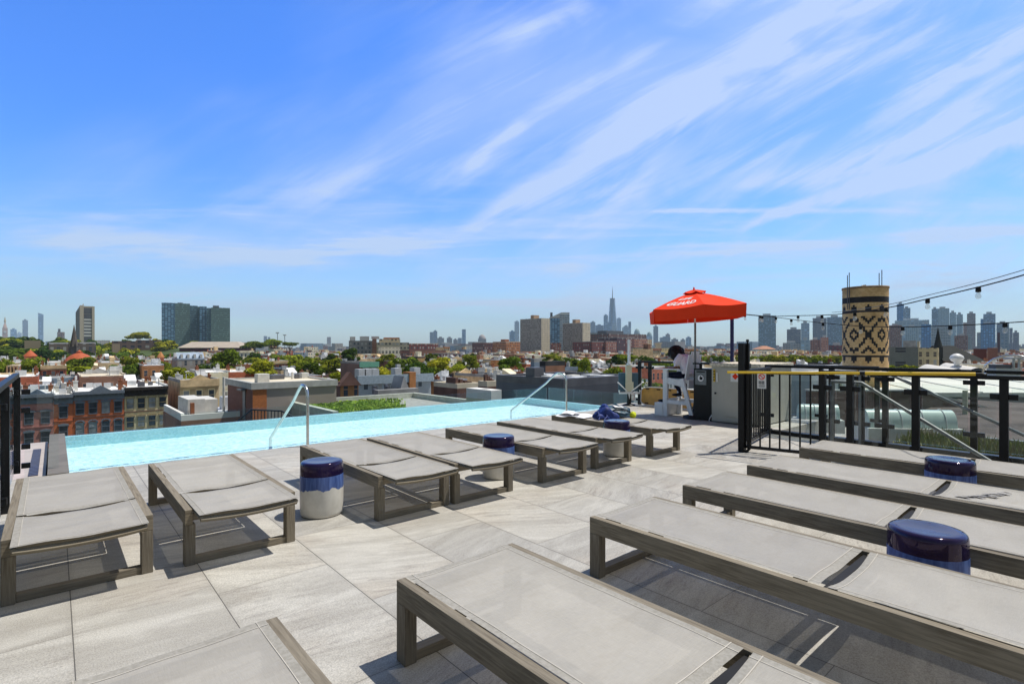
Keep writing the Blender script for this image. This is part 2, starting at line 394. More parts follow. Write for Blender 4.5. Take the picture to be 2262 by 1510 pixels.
def glaze_mat():
    t=NT('dipped_glaze'); co=t.coord('Object'); sp=t.nd('ShaderNodeSeparateXYZ'); t.L.new(co,sp.inputs[0]); Z=sp.outputs[2]
    cyl=t.coord('Object',(1,1,.12))
    edge=t.noise(cyl,26,5,.65); e2=t.noise(cyl,7,2,.5); strk=t.noise(cyl,34,5,.6)
    zb=t.math('ADD',Z,t.math('MULTIPLY',t.math('SUBTRACT',edge,.5),.055)); zb=t.math('ADD',zb,t.math('MULTIPLY',t.math('SUBTRACT',e2,.5),.10))
    blue=t.ss(zb,.228,.232); navy=t.ss(Z,.345,.348)
    white=t.mix(t.ss(t.noise(co,9,5),.3,.7),(.56,.545,.49),(.68,.665,.61))
    bl=t.mix(t.ss(strk,.3,.7),(.03,.065,.20),(.10,.17,.40))
    nv=t.mix(t.ss(t.noise(co,5,3),.35,.7),(.008,.005,.026),(.018,.011,.05))
    c=t.mix(blue,white,bl); c=t.mix(navy,c,nv)
    t.base(c); t.set(Roughness=t.math('SUBTRACT',.42,t.math('MULTIPLY',navy,.36)))
    t.L.new(t.math('MULTIPLY',navy,.12),t.bs.inputs['Coat Weight']); t.bs.inputs['Coat Roughness'].default_value=.05
    t.bs.inputs['Specular IOR Level'].default_value=.38; t.bs.inputs['Specular Tint'].default_value=(1,.72,.80,1)
    t.bump(t.noise(co,14,3),.12,.006)
    return t.mt

def facade_mat(name, wall, glass=(.05,.07,.09), bw=1.6, fh=3.1, ww=.42, wh=.52, brick=False, trim=None, curtain=.35, metal=0, rough=.8, band=None, u0=0, v0=.25, floorband=None, gl_rough=.15, vary=.12):
    """wall with a grid of window openings, laid out in the wall's own metres"""
    t=NT(name); co=t.coord('UV'); sp=t.nd('ShaderNodeSeparateXYZ'); t.L.new(co,sp.inputs[0]); U,V,_=sp.outputs
    uu=t.math('DIVIDE',t.math('ADD',U,u0),bw); vv=t.math('DIVIDE',V,fh); iu=t.math('FLOOR',uu); iv=t.math('FLOOR',vv)
    fu=t.math('SUBTRACT',uu,iu); fv=t.math('SUBTRACT',vv,iv)
    def rect(a,b,c,d):
        return t.math('MULTIPLY', t.math('MULTIPLY',t.math('GREATER_THAN',fu,a),t.math('LESS_THAN',fu,b)), t.math('MULTIPLY',t.math('GREATER_THAN',fv,c),t.math('LESS_THAN',fv,d)))
    a=.5-ww/2; b=.5+ww/2; c0=v0; d0=v0+wh
    win=rect(a,b,c0,d0)
    cb=t.nd('ShaderNodeCombineXYZ'); t.L.new(iu,cb.inputs[0]); t.L.new(iv,cb.inputs[1])
    wn=t.nd('ShaderNodeTexWhiteNoise', noise_dimensions='3D'); t.L.new(cb.outputs[0],wn.inputs[0])
    oi=t.nd('ShaderNodeObjectInfo'); t.L.new(oi.outputs['Random'],cb.inputs[2])
    r=wn.outputs[0]
    n=t.noise(t.coord('Object'),.35,5); n2=t.noise(t.coord('Object'),2.5,5)
    lo=tuple(x*(1-vary) for x in wall); hi=tuple(min(1,x*(1+vary)) for x in wall)
    wc=t.mix(t.ss(t.math('ADD',t.math('MULTIPLY',n,.6),t.math('MULTIPLY',n2,.4)),.36,.64),lo,hi)
    if brick:
        bt=t.nd('ShaderNodeTexBrick'); t.L.new(co,bt.inputs[0]); bt.inputs['Scale'].default_value=4.2; bt.inputs['Mortar Size'].default_value=.02
        bt.inputs['Color1'].default_value=(.82,.8,.8,1); bt.inputs['Color2'].default_value=(1.1,1.1,1.1,1); bt.inputs['Mortar'].default_value=(1.0,1.1,1.15,1)
        wc=t.mix(1,wc,bt.outputs[0],'MULTIPLY')
    if floorband:
        wc=t.mix(t.math('LESS_THAN',fv,floorband[0]),wc,floorband[1])
    if trim:
        tr=rect(a-.06,b+.06,c0-.04,d0+.09); wc=t.mix(tr,wc,trim)
    g=t.mix(t.math('LESS_THAN',r,curtain),tuple(glass),(.38,.38,.36) if metal==0 else tuple(min(1,x*1.7) for x in glass))
    split=t.math('LESS_THAN',t.math('ABSOLUTE',t.math('SUBTRACT',fv,(c0+d0)/2)),.02)
    g=t.mix(split,g,tuple(min(1,x*.8+.1) for x in wall))
    t.base(t.mix(win,wc,g))
    t.set(Roughness=t.math('SUBTRACT',rough,t.math('MULTIPLY',win,rough-gl_rough)))
    return t.mt
# ------------------------------------------------------------------ shared materials
M={}
M['tile']=tile_mat(); M['wood']=wood_mat(); M['fabric']=fabric_mat(); M['glaze']=glaze_mat(); M['hem']=hem_mat()
M['stitch']=mat('pale_stitching',(.50,.465,.40),.8)
M['black']=mat('black_powder_coat',(.008,.008,.009),.42,var=.2,spec=.3)
M['steel']=mat('brushed_steel',(.62,.62,.60),.24,metal=1,var=.08,vs=9,bump=.04,bs=120)
M['steel_dull']=mat('galvanised_steel',(.20,.21,.21),.55,metal=.5,var=.15,vs=7)
M['glass']=glassmat('clear_panel_glass',(.96,.985,.98),.0)
M['glass2']=glassmat('tinted_panel_glass',(.93,.97,.965),.0)
M['white']=mat('white_painted_timber',(.78,.79,.80),.45,var=.05,vs=6)
M['whiteplastic']=mat('white_plastic',(.74,.73,.70),.4,var=.04)
M['cream']=mat('cream_enamel',(.66,.63,.46),.4,var=.06)
M['beige']=mat('beige_enamel',(.44,.42,.355),.5,var=.07,vs=2.2,bump=.05,bs=60)
M['beige_top']=mat('weathered_beige_lid',(.60,.55,.44),.85,var=.3,vs=26,bump=.3,bs=60)
M['yellow']=mat('yellow_fibreglass',(.80,.52,.03),.38,var=.06)
M['red']=mat('red_canvas',(.86,.055,.016),.8,var=.06,vs=2.5,bump=.1,bs=90,spec=.1)
M['orange']=mat('orange_red_canvas',(.85,.085,.02),.62,var=.08,vs=2.5,bump=.1,bs=90)
M['letter']=mat('white_print',(.85,.83,.82),.6,var=.02)
M['navy']=mat('navy_steel',(.012,.016,.10),.35,var=.1)
M['tan']=mat('tan_board_plastic',(.50,.27,.055),.45,var=.16,vs=5)
M['concrete']=mat('pale_concrete',(.36,.35,.32),.9,var=.15,vs=3,bump=.3,bs=30)
M['coping']=mat('grey_coping_stone',(.17,.155,.135),.7,var=.14,vs=4,bump=.2,bs=60)
M['pink']=mat('pink_grey_tile',(.50,.42,.385),.6,var=.1,vs=4)
M['darkstone']=mat('dark_grate',(.06,.06,.10),.5,var=.2)
M['skin']=mat('skin',(.27,.115,.06),.5,var=.08,vs=8)
M['hair']=mat('black_hair',(.012,.009,.010),.55,var=.3,vs=30,bump=.8,bs=60)
M['tee']=mat('pale_lilac_cotton',(.80,.79,.86),.85,var=.06,vs=5,bump=.3,bs=14)
M['pinktee']=mat('pink_cotton',(.70,.47,.60),.85,var=.06,vs=5)
M['short']=mat('dark_navy_cloth',(.012,.014,.035),.8,var=.2)
M['rubber']=mat('black_rubber',(.015,.015,.016),.7,var=.2)

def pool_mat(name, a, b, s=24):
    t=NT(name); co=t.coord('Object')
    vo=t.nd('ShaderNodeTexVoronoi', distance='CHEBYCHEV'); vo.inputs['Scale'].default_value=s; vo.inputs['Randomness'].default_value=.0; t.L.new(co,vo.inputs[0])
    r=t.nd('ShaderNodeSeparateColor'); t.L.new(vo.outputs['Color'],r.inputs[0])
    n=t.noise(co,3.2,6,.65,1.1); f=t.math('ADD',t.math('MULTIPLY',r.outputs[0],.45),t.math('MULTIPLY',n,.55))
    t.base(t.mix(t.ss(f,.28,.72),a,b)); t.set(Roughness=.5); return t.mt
M['poolfloor']=pool_mat('aqua_caustic_mosaic',(.55,.80,.85),(.87,.98,.99))  # mottled brightness painted into the mosaic stands for light rippled by the water
M['poolwall']=pool_mat('aqua_mosaic_wall',(.33,.63,.66),(.46,.75,.77),40)
M['poolline']=pool_mat('dark_mosaic_line',(.03,.10,.22),(.45,.75,.85),18)

def water_mat():
    t=NT('pool_water'); N=t.N; L=t.L; co=t.coord('Object')
    n1=t.noise(t.coord('Object',(1,1.3,1)),2.6,6,.62,.9); n2=t.noise(co,14,4,.6,.5)
    h=t.math('ADD',t.math('MULTIPLY',n1,1.2),t.math('MULTIPLY',n2,.35))
    bp=t.nd('ShaderNodeBump'); bp.inputs['Strength'].default_value=.55; bp.inputs['Distance'].default_value=.03; L.new(h,bp.inputs['Height'])
    tr=t.nd('ShaderNodeBsdfTransparent'); tr.inputs[0].default_value=(.88,.98,.985,1)
    gl=t.nd('ShaderNodeBsdfGlossy'); gl.inputs['Roughness'].default_value=.05; gl.inputs[0].default_value=(1,1,1,1); L.new(bp.outputs[0],gl.inputs['Normal'])
    fr=t.nd('ShaderNodeFresnel'); fr.inputs[0].default_value=1.33; L.new(bp.outputs[0],fr.inputs['Normal'])
    mx=t.nd('ShaderNodeMixShader'); L.new(t.math('MULTIPLY',fr.outputs[0],.55),mx.inputs[0]); L.new(tr.outputs[0],mx.inputs[1]); L.new(gl.outputs[0],mx.inputs[2])
    L.new(mx.outputs[0],t.out.inputs[0]); N.remove(t.bs); return t.mt
M['water']=water_mat()

# ------------------------------------------------------------------ deck and pool
d=MB()
d.box(-.42,7.42,-7,7.93,-.30,0); d.box(7.42,9.30,2.25,7.93,-.30,0); d.box(9.30,11.35,3.9,7.93,-.30,0); d.box(10.47,11.35,7.93,8.45,-.30,0)
d.build('deck', M['tile'], kind='structure')
def hotel():
    t=empty('hotel_building',(4,2,-18),0,'hotel block carrying the roof deck and the pool','building')
    b=MB(); b.box(-4.2,7.2,-9,5.92,0,17.69); b.box(-4.6,8.5,5.95,9.4,0,16.8); b.box(7.2,20,-9,5.92,0,16.6)
    b.build('wall',M['concrete'],t)
hotel()
def pool():
    t=empty('swimming_pool',(5.2,9.7,0),0,'long pale turquoise infinity pool along the edge of the deck','pool')
    P=lambda *a: (a[0]-5.2,a[1]-5.2,a[2]-9.7,a[3]-9.7,a[4],a[5])
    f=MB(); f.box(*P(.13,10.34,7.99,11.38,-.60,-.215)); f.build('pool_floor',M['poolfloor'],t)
    w=MB(); w.box(*P(.13,10.34,11.38,11.50,-1.9,-.032)); w.box(*P(10.34,10.46,7.99,11.50,-1.9,-.032)); w.box(*P(.13,10.46,7.93,7.99,-.6,-.05))
    w.build('pool_wall',M['poolwall'],t)
    c=MB(); c.box(*P(-.06,.13,7.93,11.56,-1.9,.012)); c.build('coping',M['coping'],t)
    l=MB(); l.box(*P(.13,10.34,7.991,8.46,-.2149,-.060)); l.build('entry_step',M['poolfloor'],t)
    l=MB(); l.box(*P(.13,10.34,8.18,8.27,-.060,-.057)); l.box(*P(.13,10.34,8.38,8.43,-.060,-.057))
    l.build('tile_line',M['poolline'],t)
    wv=MB(); wv.grid(lambda a,b:(.13-5.2+10.32*a, 7.99-9.7+3.50*b, -.018+.0035*sin(a*61+b*9)*cos(b*23+a*17)), 120, 40)
    wv.build('water',M['water'],t)
    g=MB(); g.box(*P(-.50,-.08,8.45,11.6,-1.2,-.11)); g.build('gutter_ledge',M['pink'],t)
    g=MB()
    for k in range(22): g.box(*P(-.24,-.15,8.62+.1*k,8.69+.1*k,-.11,-.098))
    g.build('drain_grate',M['darkstone'],t)
    g=MB(); g.box(*P(-.5,12.6,11.58,12.75,-2.2,-1.25)); g.build('catch_basin',M['concrete'],t)
pool()

# ------------------------------------------------------------------ sun loungers
def sling(mb, x0,x1,y0,y1,z,zend, bow0=0, bow1=0, sag=.012):
    def fn(a,b):
        x=x0+(x1-x0)*a; c=1-(2*a-1)**2
        ya=y0-bow0*c; yb=y1+bow1*c
        y=ya+(yb-ya)*b
        zz=z+(zend-z)*b-sag*c*(.55+.45*sin(pi*b))-.004*c*sin(b*23+a*5)-.003*c*sin(b*9+a*11)
        if bow0: zz-=.012*c*max(0,1-b*7)
        if bow1: zz-=.012*c*max(0,1-(1-b)*7)
        return (x,y,zz)
    i0=len(mb.m); mb.grid(fn,18,30,0)
    for q in range(18):
        for p in range(30):
            if q in (0,17) or p in (0,29): mb.m[i0+q*30+p]=2
    for a in (.055,.945):   # seams sewn along both long edges
        mb.grid(lambda p,q:(lambda v:(v[0]+(p-.5)*.0028,v[1],v[2]+.0025))(fn(a,q)),1,30,1)
    for bq in (.035,.965):
        mb.grid(lambda p,q:(lambda v:(v[0],v[1]+(q-.5)*.004,v[2]+.0025))(fn(p,bq)),14,1,1)
def make_lounger(LL=1.84):
    LW=.71; BE=LL+.215
    t=empty('sun_lounger')
    for x in (0,LW-.045):
        b=MB(); b.box(0,LL,0,.045,0,.10); b.xf(Matrix.Translation((x+.045,-LL,.27))@Matrix.Rotation(pi/2,4,'Z')); b.build('side_rail',M['wood'],t,bevel=.003)
    for x in (0,LW-.062):
        for y in (0,-(LL-.078)):
            # long side of the grain runs up the leg
            b=MB(); b.box(0,.2697,0,.062,0,.078)
            b.v=[(x+v[1], y-v[2], v[0]) for v in b.v]; b.f=[tuple(reversed(f)) for f in b.f]; b.uv=[list(reversed(u)) for u in b.uv]
            b.build('leg',M['wood'],t,bevel=.003)
    for y in (0,-(LL-.078)):
        b=MB(); b.box(.0625,LW-.0625,y-.066,y-.010,.0,.046); b.build('foot_bar',M['wood'],t,bevel=.003)
        b=MB(); b.box(.046,LW-.046,y-.060,y-.018,.29,.335); b.build('cross_bar',M['wood'],t,bevel=.003)
    for y in (-.36,-1.19): MB().box(.046,LW-.046,y-.022,y+.022,.305,.33).build('batten',M['wood'],t)
    s=MB(); sling(s,.0462,LW-.0462,-.004,-1.318,.374,.374,0,.013); s.build('seat_sling',[M['fabric'],M['stitch'],M['hem']],t)
    s=MB(); sling(s,.0462,LW-.0462,-1.352,-BE,.374,.380,.012,.0,.010); k=s.build('back_sling',[M['fabric'],M['stitch'],M['hem']],t)
    f=MB()
    for x in (.06,LW-.06): f.tube([(x,-1.345,.352),(x,-BE+.01,.356)],.013,8)
    f.tube([(.055+(LW-.11)*q/10,-BE+.02,.350-.016*(1-(q/5-1)**2)) for q in range(11)],.019,4,sm=False)
    f.build('back_frame',M['wood'],t)
    MB().box(.046,LW-.046,-1.358,-1.322,.325,.352).build('hinge_bar',M['rubber'],t)
    return t
LR=[ # left, head y, label
 (-.235,5.93,.004,'sun lounger at far left beside the black glass railing, its sling half shaded'),
 (.655,5.89,-.002,'sun lounger left of the nearest white and blue stool, second in the pool row'),
 (2.03,5.89,.003,'sun lounger right of the stool with the white base, in front of the steel handrail'),
 (2.80,5.87,-.006,'sun lounger tight against its left neighbour, fourth in the pool row'),
 (3.92,5.88,.003,'sun lounger right behind the middle stool, fifth in the pool row'),
 (4.84,5.93,.004,'sun lounger left of the stool below the bags, sixth in the pool row'),
 (5.95,5.92,.003,'sun lounger with a blue bag and white towel lying on it'),
]
RR=[
 (-.035,2.22,.0,'sun lounger at the bottom left of the view, cut off by the frame'),
 (1.20,2.205,.0,'large sun lounger at bottom centre with its dark seam gap near the frame edge'),
 (2.575,2.22,.0,'sun lounger in front of the large navy stool, long dark side rail'),
 (3.715,2.255,.0,'sun lounger behind the large navy stool at right'),
 (4.785,2.25,.0,'sun lounger with grey bird marks on its sling, second from the railing'),
 (6.045,2.275,.0,'sun lounger nearest the black gate and glass railing'),
]
for row,grp,ln in ((LR,'sun loungers facing the pool edge',1.84),(RR,'sun loungers in the near row',2.12)):
    proto=make_lounger(ln); first=True
    for (x,y,r,lab) in row:
        o=proto if first else dup(proto); first=False
        o.location=(x,y,.001); o.rotation_euler=(0,0,r); tag(o,lab,'sun lounger',grp)
# the soiled lounger in the near row
st=MB(); rnd=random.Random(5)
for k in range(60):
    a=rnd.uniform(0,1); x=4.785+.10+.42*a+rnd.uniform(-.04,.04); y=2.25-1.50-.20*a+rnd.uniform(-.03,.03); r=rnd.uniform(.004,.017)
    st.face([(x+r*rnd.uniform(.6,1.3)*cos(q*pi/4),y+r*2.2*rnd.uniform(.6,1.3)*sin(q*pi/4),0) for q in range(8)],0)
for i,v in enumerate(st.v): st.v[i]=(v[0]-5.1,v[1]-.6,.3752)
st.build('droppings',mat('grey_droppings',(.27,.265,.26),.9,var=.3),None,(5.1,.6,0),label='grey bird droppings on the sling of the second lounger from the railing',cat='bird droppings')

# ------------------------------------------------------------------ stools
def make_stool():
    t=empty('garden_stool'); R=.178; H=.46
    b=MB(); b.lathe([(R-.012,.0),(R-.004,.008),(R,.03),(R+.003,.23),(R,.43),(R-.004,.448),(R-.012,.4565),(R-.03,.46),(R-.06,.459),(.05,.456),(.0001,.4555)],56)
    b.build('glazed_body',M['glaze'],t)
    b=MB(); b.lathe([(R-.016,-.004),(R-.016,.002)],40); b.build('foot_ring',M['rubber'],t)
    return t
ps=make_stool()
for i,(x,y,r,lab) in enumerate(((1.765,4.575,.4,'white, blue and navy dipped ceramic stool left of centre, base fully in view'),
  (3.76,4.575,2.1,'navy topped ceramic stool between the fourth and fifth pool row loungers'),
  (5.72,4.46,3.3,'navy topped ceramic stool just below the blue bag'),
  (5.98,1.00,4.4,'navy topped ceramic stool at right, close to the glass railing'),
  (3.60,.70,5.2,'largest looking navy topped ceramic stool at the lower right'))):
    o=ps if i==0 else dup(ps); o.location=(x,y,.004); o.rotation_euler=(0,0,r); tag(o,lab,'stool','dip glazed ceramic stools between the loungers')

# ------------------------------------------------------------------ pool handrails
def arc(p0,c,p1,n=10):
    p0,c,p1=Vector(p0),Vector(c),Vector(p1)
    return [p0*(1-q)**2+c*2*q*(1-q)+p1*q*q for q in [k/n for k in range(n+1)]]
def handrail(x,y,wy,wx,lab):
    t=empty('pool_handrail',(x,y,0),0,lab,'handrail','steel handrails at the pool steps')
    zt=.90
    pts=[(0,0,0),(0,0,.62)]+arc((0,0,.68),(0,.0,zt),(wx*.10,wy*.16,zt-.02),8)+arc((wx*.13,wy*.2,zt-.045),(wx*.2,wy*.28,zt-.13),(wx*.32,wy*.38,zt-.27),4)+[(wx,wy,-.02),(wx,wy+.005,-.2145)]
    MB().tube(pts,.0215,14).build('rail',M['steel'],t)
    MB().lathe([(.045,0),(.045,.012),(.03,.02),(.024,.02)],20).build('flange',M['steel'],t,(0,0,.001))
handrail(2.80,7.80,1.15,-.18,'bent steel handrail left of centre at the near pool edge')
handrail(8.42,7.92,1.35,-.42,'bent steel handrail right of centre, behind the lounger with the towel')

# ------------------------------------------------------------------ glass railings
def railing(name, p0, p1, posts, lab, h=1.15, glass='glass', z=0, group=None, rail=True, clamps=(.12,.93), bot=.10, pan=True, cat='glass railing', pr=.035):
    dx,dy=p1[0]-p0[0],p1[1]-p0[1]; ln=sqrt(dx*dx+dy*dy); a=atan2(dy,dx)
    t=empty(name,(p0[0],p0[1],z),a,lab,cat,group)
    if rail: MB().box(-.03,ln+.03,-.026,.026,h-.045,h).build('top_rail',M['black'],t,bevel=.004)
    ps=[0+s*ln for s in posts]
    for s in ps:
        b=MB(); b.box(s-pr,s+pr,-pr,pr,0,h-.0455); b.build('post',M['black'],t,bevel=.003)
        for cz in clamps:
            for sg in (-1,1):
                MB().box(s+sg*(pr+.0005) if sg>0 else s-pr-.075, s+pr+.075 if sg>0 else s-pr-.0005, -.022,.022,cz-.03,cz+.03).build('clamp',M['black'],t,bevel=.004)
    if pan:
        for s,e in zip(ps[:-1],ps[1:]):
            MB().box(s+.06,e-.06,-.006,.006,bot,h-.12).build('glass_panel',M[glass],t)
    return t
# left side, running along the deck, with a short return towards the pool
railing('glass_railing',(-.33,8.31),(-.33,.6),[0,.25,.5,.75,1],'black framed glass railing at the left end of the deck',pan=True)
t=empty('glass_screen',(-.24,8.31,0),0,'frameless glass pane standing beside the left end of the pool','glass pane'); MB().box(-.02,.28,-.006,.006,-.12,1.0).build('pane',M['glass'],t)
for z in (.93,.72,.30,.08): MB().box(-.049,.03,-.022,.022,z-.03,z+.03).build('clamp',M['black'],t,bevel=.004)
# right side: gate post, gate leaf, hinge post and the railing past the loungers
X7=7.48
railing('glass_railing',(X7,2.53),(X7,-3.9),[0,.0485,.1515,.2675,.375,.49,.6,.72,.86,1],'black framed glass railing behind the near row of loungers at right')
t2=railing('glass_railing',(9.14,3.95),(9.14,-3),[0,.142,.2,.243,.384,.53,.68,.84,1],'second glass railing on the far side of the stair, seen through the nearer one',glass='glass2',clamps=(.30,.98))
MB().box(-.1,7,-.07,.07,-.3,.06).build('kerb_beam',M['black'],t2)
railing('glass_railing',(11.22,8.02),(11.22,2.9),[0,.06,.25,.45,.63,.82,1],'black glass railing behind the lifeguard and the beige cabinet',h=1.10)
def pickets(name,p0,p1,n,lab,h=1.12,z0=.05,r=.010,cat='gate',group=None,skip=()):
    dx,dy=p1[0]-p0[0],p1[1]-p0[1]; ln=sqrt(dx*dx+dy*dy); a=atan2(dy,dx)
    t=empty(name,(p0[0],p0[1],0),a,lab,cat,group)
    MB().box(0,ln,-.018,.018,h-.04,h).build('top_rail',M['black'],t); MB().box(0,ln,-.018,.018,z0,z0+.04).build('bottom_rail',M['black'],t)
    for k in range(n):
        s=(k+.5)*ln/n; MB().box(s-r,s+r,-r,r,z0+.0405,h-.0405).build('picket',M['black'],t)
    return t
gate=pickets('pool_gate',(7.25,3.42),(7.45,2.60),7,'black picket gate leaf between the latch post and the glass railing')
MB().box(.02,.05,-.03,.03,.05,1.11).build('stile',M['black'],gate)
pickets('picket_fence',(7.26,3.50),(9.08,3.86),14,'black picket fence running from the latch post to the far railing',cat='fence')
t=empty('gate_post',(7.20,3.45,0),0,'tall black square gate post with a pull-up latch on top','post')
MB().box(-.04,.04,-.04,.04,0,1.50).build('post',M['black'],t,bevel=.003)
b=MB(); b.box(.045,.085,-.07,-.02,1.13,1.50); b.tube([(.065,-.045,1.5),(.065,-.045,1.525)],.012,10); b.lathe([(.020,0),(.022,.015),(.016,.03)],12,c=(.065,-.045,1.525)); b.box(.042,.10,-.08,-.01,1.16,1.22)
b.build('latch',M['black'],t,bevel=.002)
MB().tube([(.0,-.05,.0),(.02,-.09,.05),(.02,-.09,.14)],.02,8).build('hinge',M['black'],t)
# notice on the gate
t=empty('warning_sign',(7.30,3.22,1.0),atan2(-.82,.20),'white notice with a red prohibition ring hung on the gate','sign')
MB().box(-.055,.055,-.030,-.024,-.115,.09).build('sign_plate',M['white'],t)
b=MB()
R1,R2=.040,.030
for k in range(24):
    a0,a1=2*pi*k/24,2*pi*(k+1)/24
    b.face([(R2*cos(a0),0,R2*sin(a0)),(R1*cos(a0),0,R1*sin(a0)),(R1*cos(a1),0,R1*sin(a1)),(R2*cos(a1),0,R2*sin(a1))])
b.face([(-.026,-.0005,.018),(-.018,-.0005,.026),(.026,-.0005,-.018),(.018,-.0005,-.026)])
b.xf(Matrix.Translation((0,-.0325,.045))); b.build('ring_mark',M['red'],t)
b=MB()
for z in (-.012,-.035):
    for k in range(4): b.face([(-.038+.019*k,-.0325,z-.018),(-.024+.019*k,-.0325,z-.018),(-.024+.019*k,-.0325,z),(-.038+.019*k,-.0325,z)])
for z in (-.066,-.078,-.09): b.face([(-.04,-.0325,z-.004),(.04,-.0325,z-.004),(.04,-.0325,z),(-.04,-.0325,z)])
b.build('lettering',M['black'],t)

# yellow telescopic pole with its hook, resting on gate and railing
t=empty('rescue_hook_pole',(7.3,2.2,1.13),0,'yellow pool rescue pole lying along the gate and railing tops, aluminium hook at its end','rescue pole')
P0=Vector(at(1607,7.18,zat(822,7.18))); P1=Vector(at(2155,5.60,zat(826,5.60)))
O=Vector(t.location); dirp=(P1-P0).normalized()
MB().tube([P0-O,P0+(P1-P0)*.60-O],.0155,14).build('inner_pole',M['yellow'],t)
MB().tube([P0+(P1-P0)*.6-O,P1-O],.0185,14).build('outer_pole',M['yellow'],t)
MB().tube([P0+(P1-P0)*.595-O,P0+(P1-P0)*.615-O],.0215,14).build('lock_collar',M['black'],t)
MB().tube([P1-O,P1+dirp*.09-O],.014,12).build('ferrule',M['black'],t)
E0=P1+dirp*.085
hk=[E0,Vector(at(2170,5.55,zat(823,5.55))),Vector(at(2178,5.5,zat(806,5.5))),Vector(at(2195,5.45,zat(793,5.45))),Vector(at(2222,5.38,zat(785,5.38))),Vector(at(2250,5.3,zat(785,5.3))),Vector(at(2285,5.2,zat(794,5.2))),Vector(at(2310,5.15,zat(815,5.15)))]
MB().tube([p-O for p in hk],.011,10).build('hook',M['steel'],t)

# stairs going down between the two railings
def stairs():
    t=empty('staircase',(7.62,2.25,0),0,'steel and concrete stair descending behind the nearer glass railing','stairs')
    b=MB()
    for k in range(14): b.box(0,1.46,-.28*(k+1),-.28*k,-.18*(k+2),-.18*(k+1)-.0)
    b.build('steps',M['concrete'],t)
    for (x,y0,z0,y1,z1) in ((.04,-.10,1.0,-2.6,-.63),(1.44,-.02,1.08,-3.0,-.42)):
        pts=[(x,y0+.34,z0),(x,y0,z0),(x,y1,z1)]
        b=MB(); b.tube(pts,.021,12); b.tube([(x,y0+.33,z0),(x,y0+.33,-.0)],.018,10); b.tube([(x,y1+.2,z1+.12),(x,y1+.2,z1-.8)],.018,10); b.build('stair_rail',M['steel_dull'],t)
stairs()
MB().box(7.42,7.62,-7,2.25,-.3,.10).build('kerb',M['concrete'],kind='structure')
# ------------------------------------------------------------------ beige cabinet and black controller beside it
def cabinet():
    x0,x1,y0,y1,h=9.64,11.05,4.30,5.22,1.12
    t=empty('equipment_cabinet',(x0,y0,0),0,'large beige metal equipment cabinet with a framed door beside the black gate','cabinet')
    w=x1-x0; d=y1-y0
    b=MB(); b.box(0,w,0,d,.02,h-.04); b.build('body',M['beige'],t,bevel=.006)
    b=MB(); b.box(-.03,w+.03,-.03,d+.03,h-.0395,h+.02); b.build('lid',M['beige_top'],t,bevel=.008)
    b=MB(); b.box(-.02,0-.0005,.03,d-.20,.05,h-.07); b.build('door_frame',M['beige'],t,bevel=.004)
    dr=MB().box(-.034,-.0205,.10,d-.27,.14,h-.14).build('door',M['beige'],t,bevel=.004)
    b=MB(); b.box(-.05,-.0345,.13,.15,.50,.66); b.build('handle',M['steel_dull'],dr)
    b=MB(); b.box(-.022,-.0005,d-.075,d-.045,.78,1.02); b.build('label_strip',M['yellow'],t)
    b=MB()
    for k in range(4): b.box(-.024,-.0225,d-.072,d-.048,.80+.055*k,.83+.055*k)
    b.build('label_print',M['black'],t)
    b=MB(); b.box(-.016,-.0005,d-.13,d-.10,.78,.96); b.build('vent_strip',M['whiteplastic'],t)
    b=MB(); b.lathe([(.018,0),(.018,.02),(.01,.026)],14); b.xf(Matrix.Translation((-.0005,d-.08,.56))@Matrix.Rotation(-pi/2,4,'Y')); b.build('lock',M['black'],t)
    s=MB().box(-.040,-.0345,.34,.52,.80,.99).build('hazard_sign',M['whiteplastic'],t)
    b=MB(); c=(.43,.90); r=.062
    for (ox,oz) in ((0,.5),(0,-.5),(.5,0),(-.5,0)):
        q=r*.49; b.face([(-.0415,c[0]+ox*r*1.0+q*k[0],c[1]+oz*r*1.0+q*k[1]) for k in ((0,1),(1,0),(0,-1),(-1,0))])
    b.build('diamond_mark',M['red'],s)
cabinet()
def controller():
    t=empty('pump_controller',(9.70,5.24,0),0,'tall black equipment case with a white round-symbol notice, left of the beige cabinet','equipment case')
    MB().box(0,.36,.0,.40,0,1.02).build('case',M['black'],t,bevel=.008)
    MB().box(-.004,.34,-.012,-.001,.03,1.10).build('edge_panel',M['black'],t)
    b=MB(); b.tube([(.1,.30,1.02),(.1,.30,1.10)],.03,10); b.box(.07,.13,-.16,.46,1.10,1.13); b.build('crank_handle',M['black'],t,bevel=.003)
    b=MB(); b.box(-.008,-.0005,.12,.36,.70,.99); p=b.build('notice_plate',M['steel_dull'],t,bevel=.002)
    b=MB(); b.lathe([(.062,0),(.062,.002)],24); b.xf(Matrix.Translation((-.0085,.24,.83))@Matrix.Rotation(-pi/2,4,'Y')); b.build('disc_mark',M['letter'],p)
    b=MB(); b.box(-.014,-.0115,.20,.26,.80,.855); b.box(-.014,-.0115,.235,.25,.855,.88); b.box(-.0115,-.0085,.15,.33,.945,.97); b.build('symbol',M['black'],p)
    b=MB(); b.tube([(-.02,-.02,.15),(-.02,-.02,.75)],.008,8); b.tube([(-.02,-.02,.15),(-.04,.03,.06),(-.01,.06,.0)],.01,8); b.build('cable',M['whiteplastic'],t)
controller()

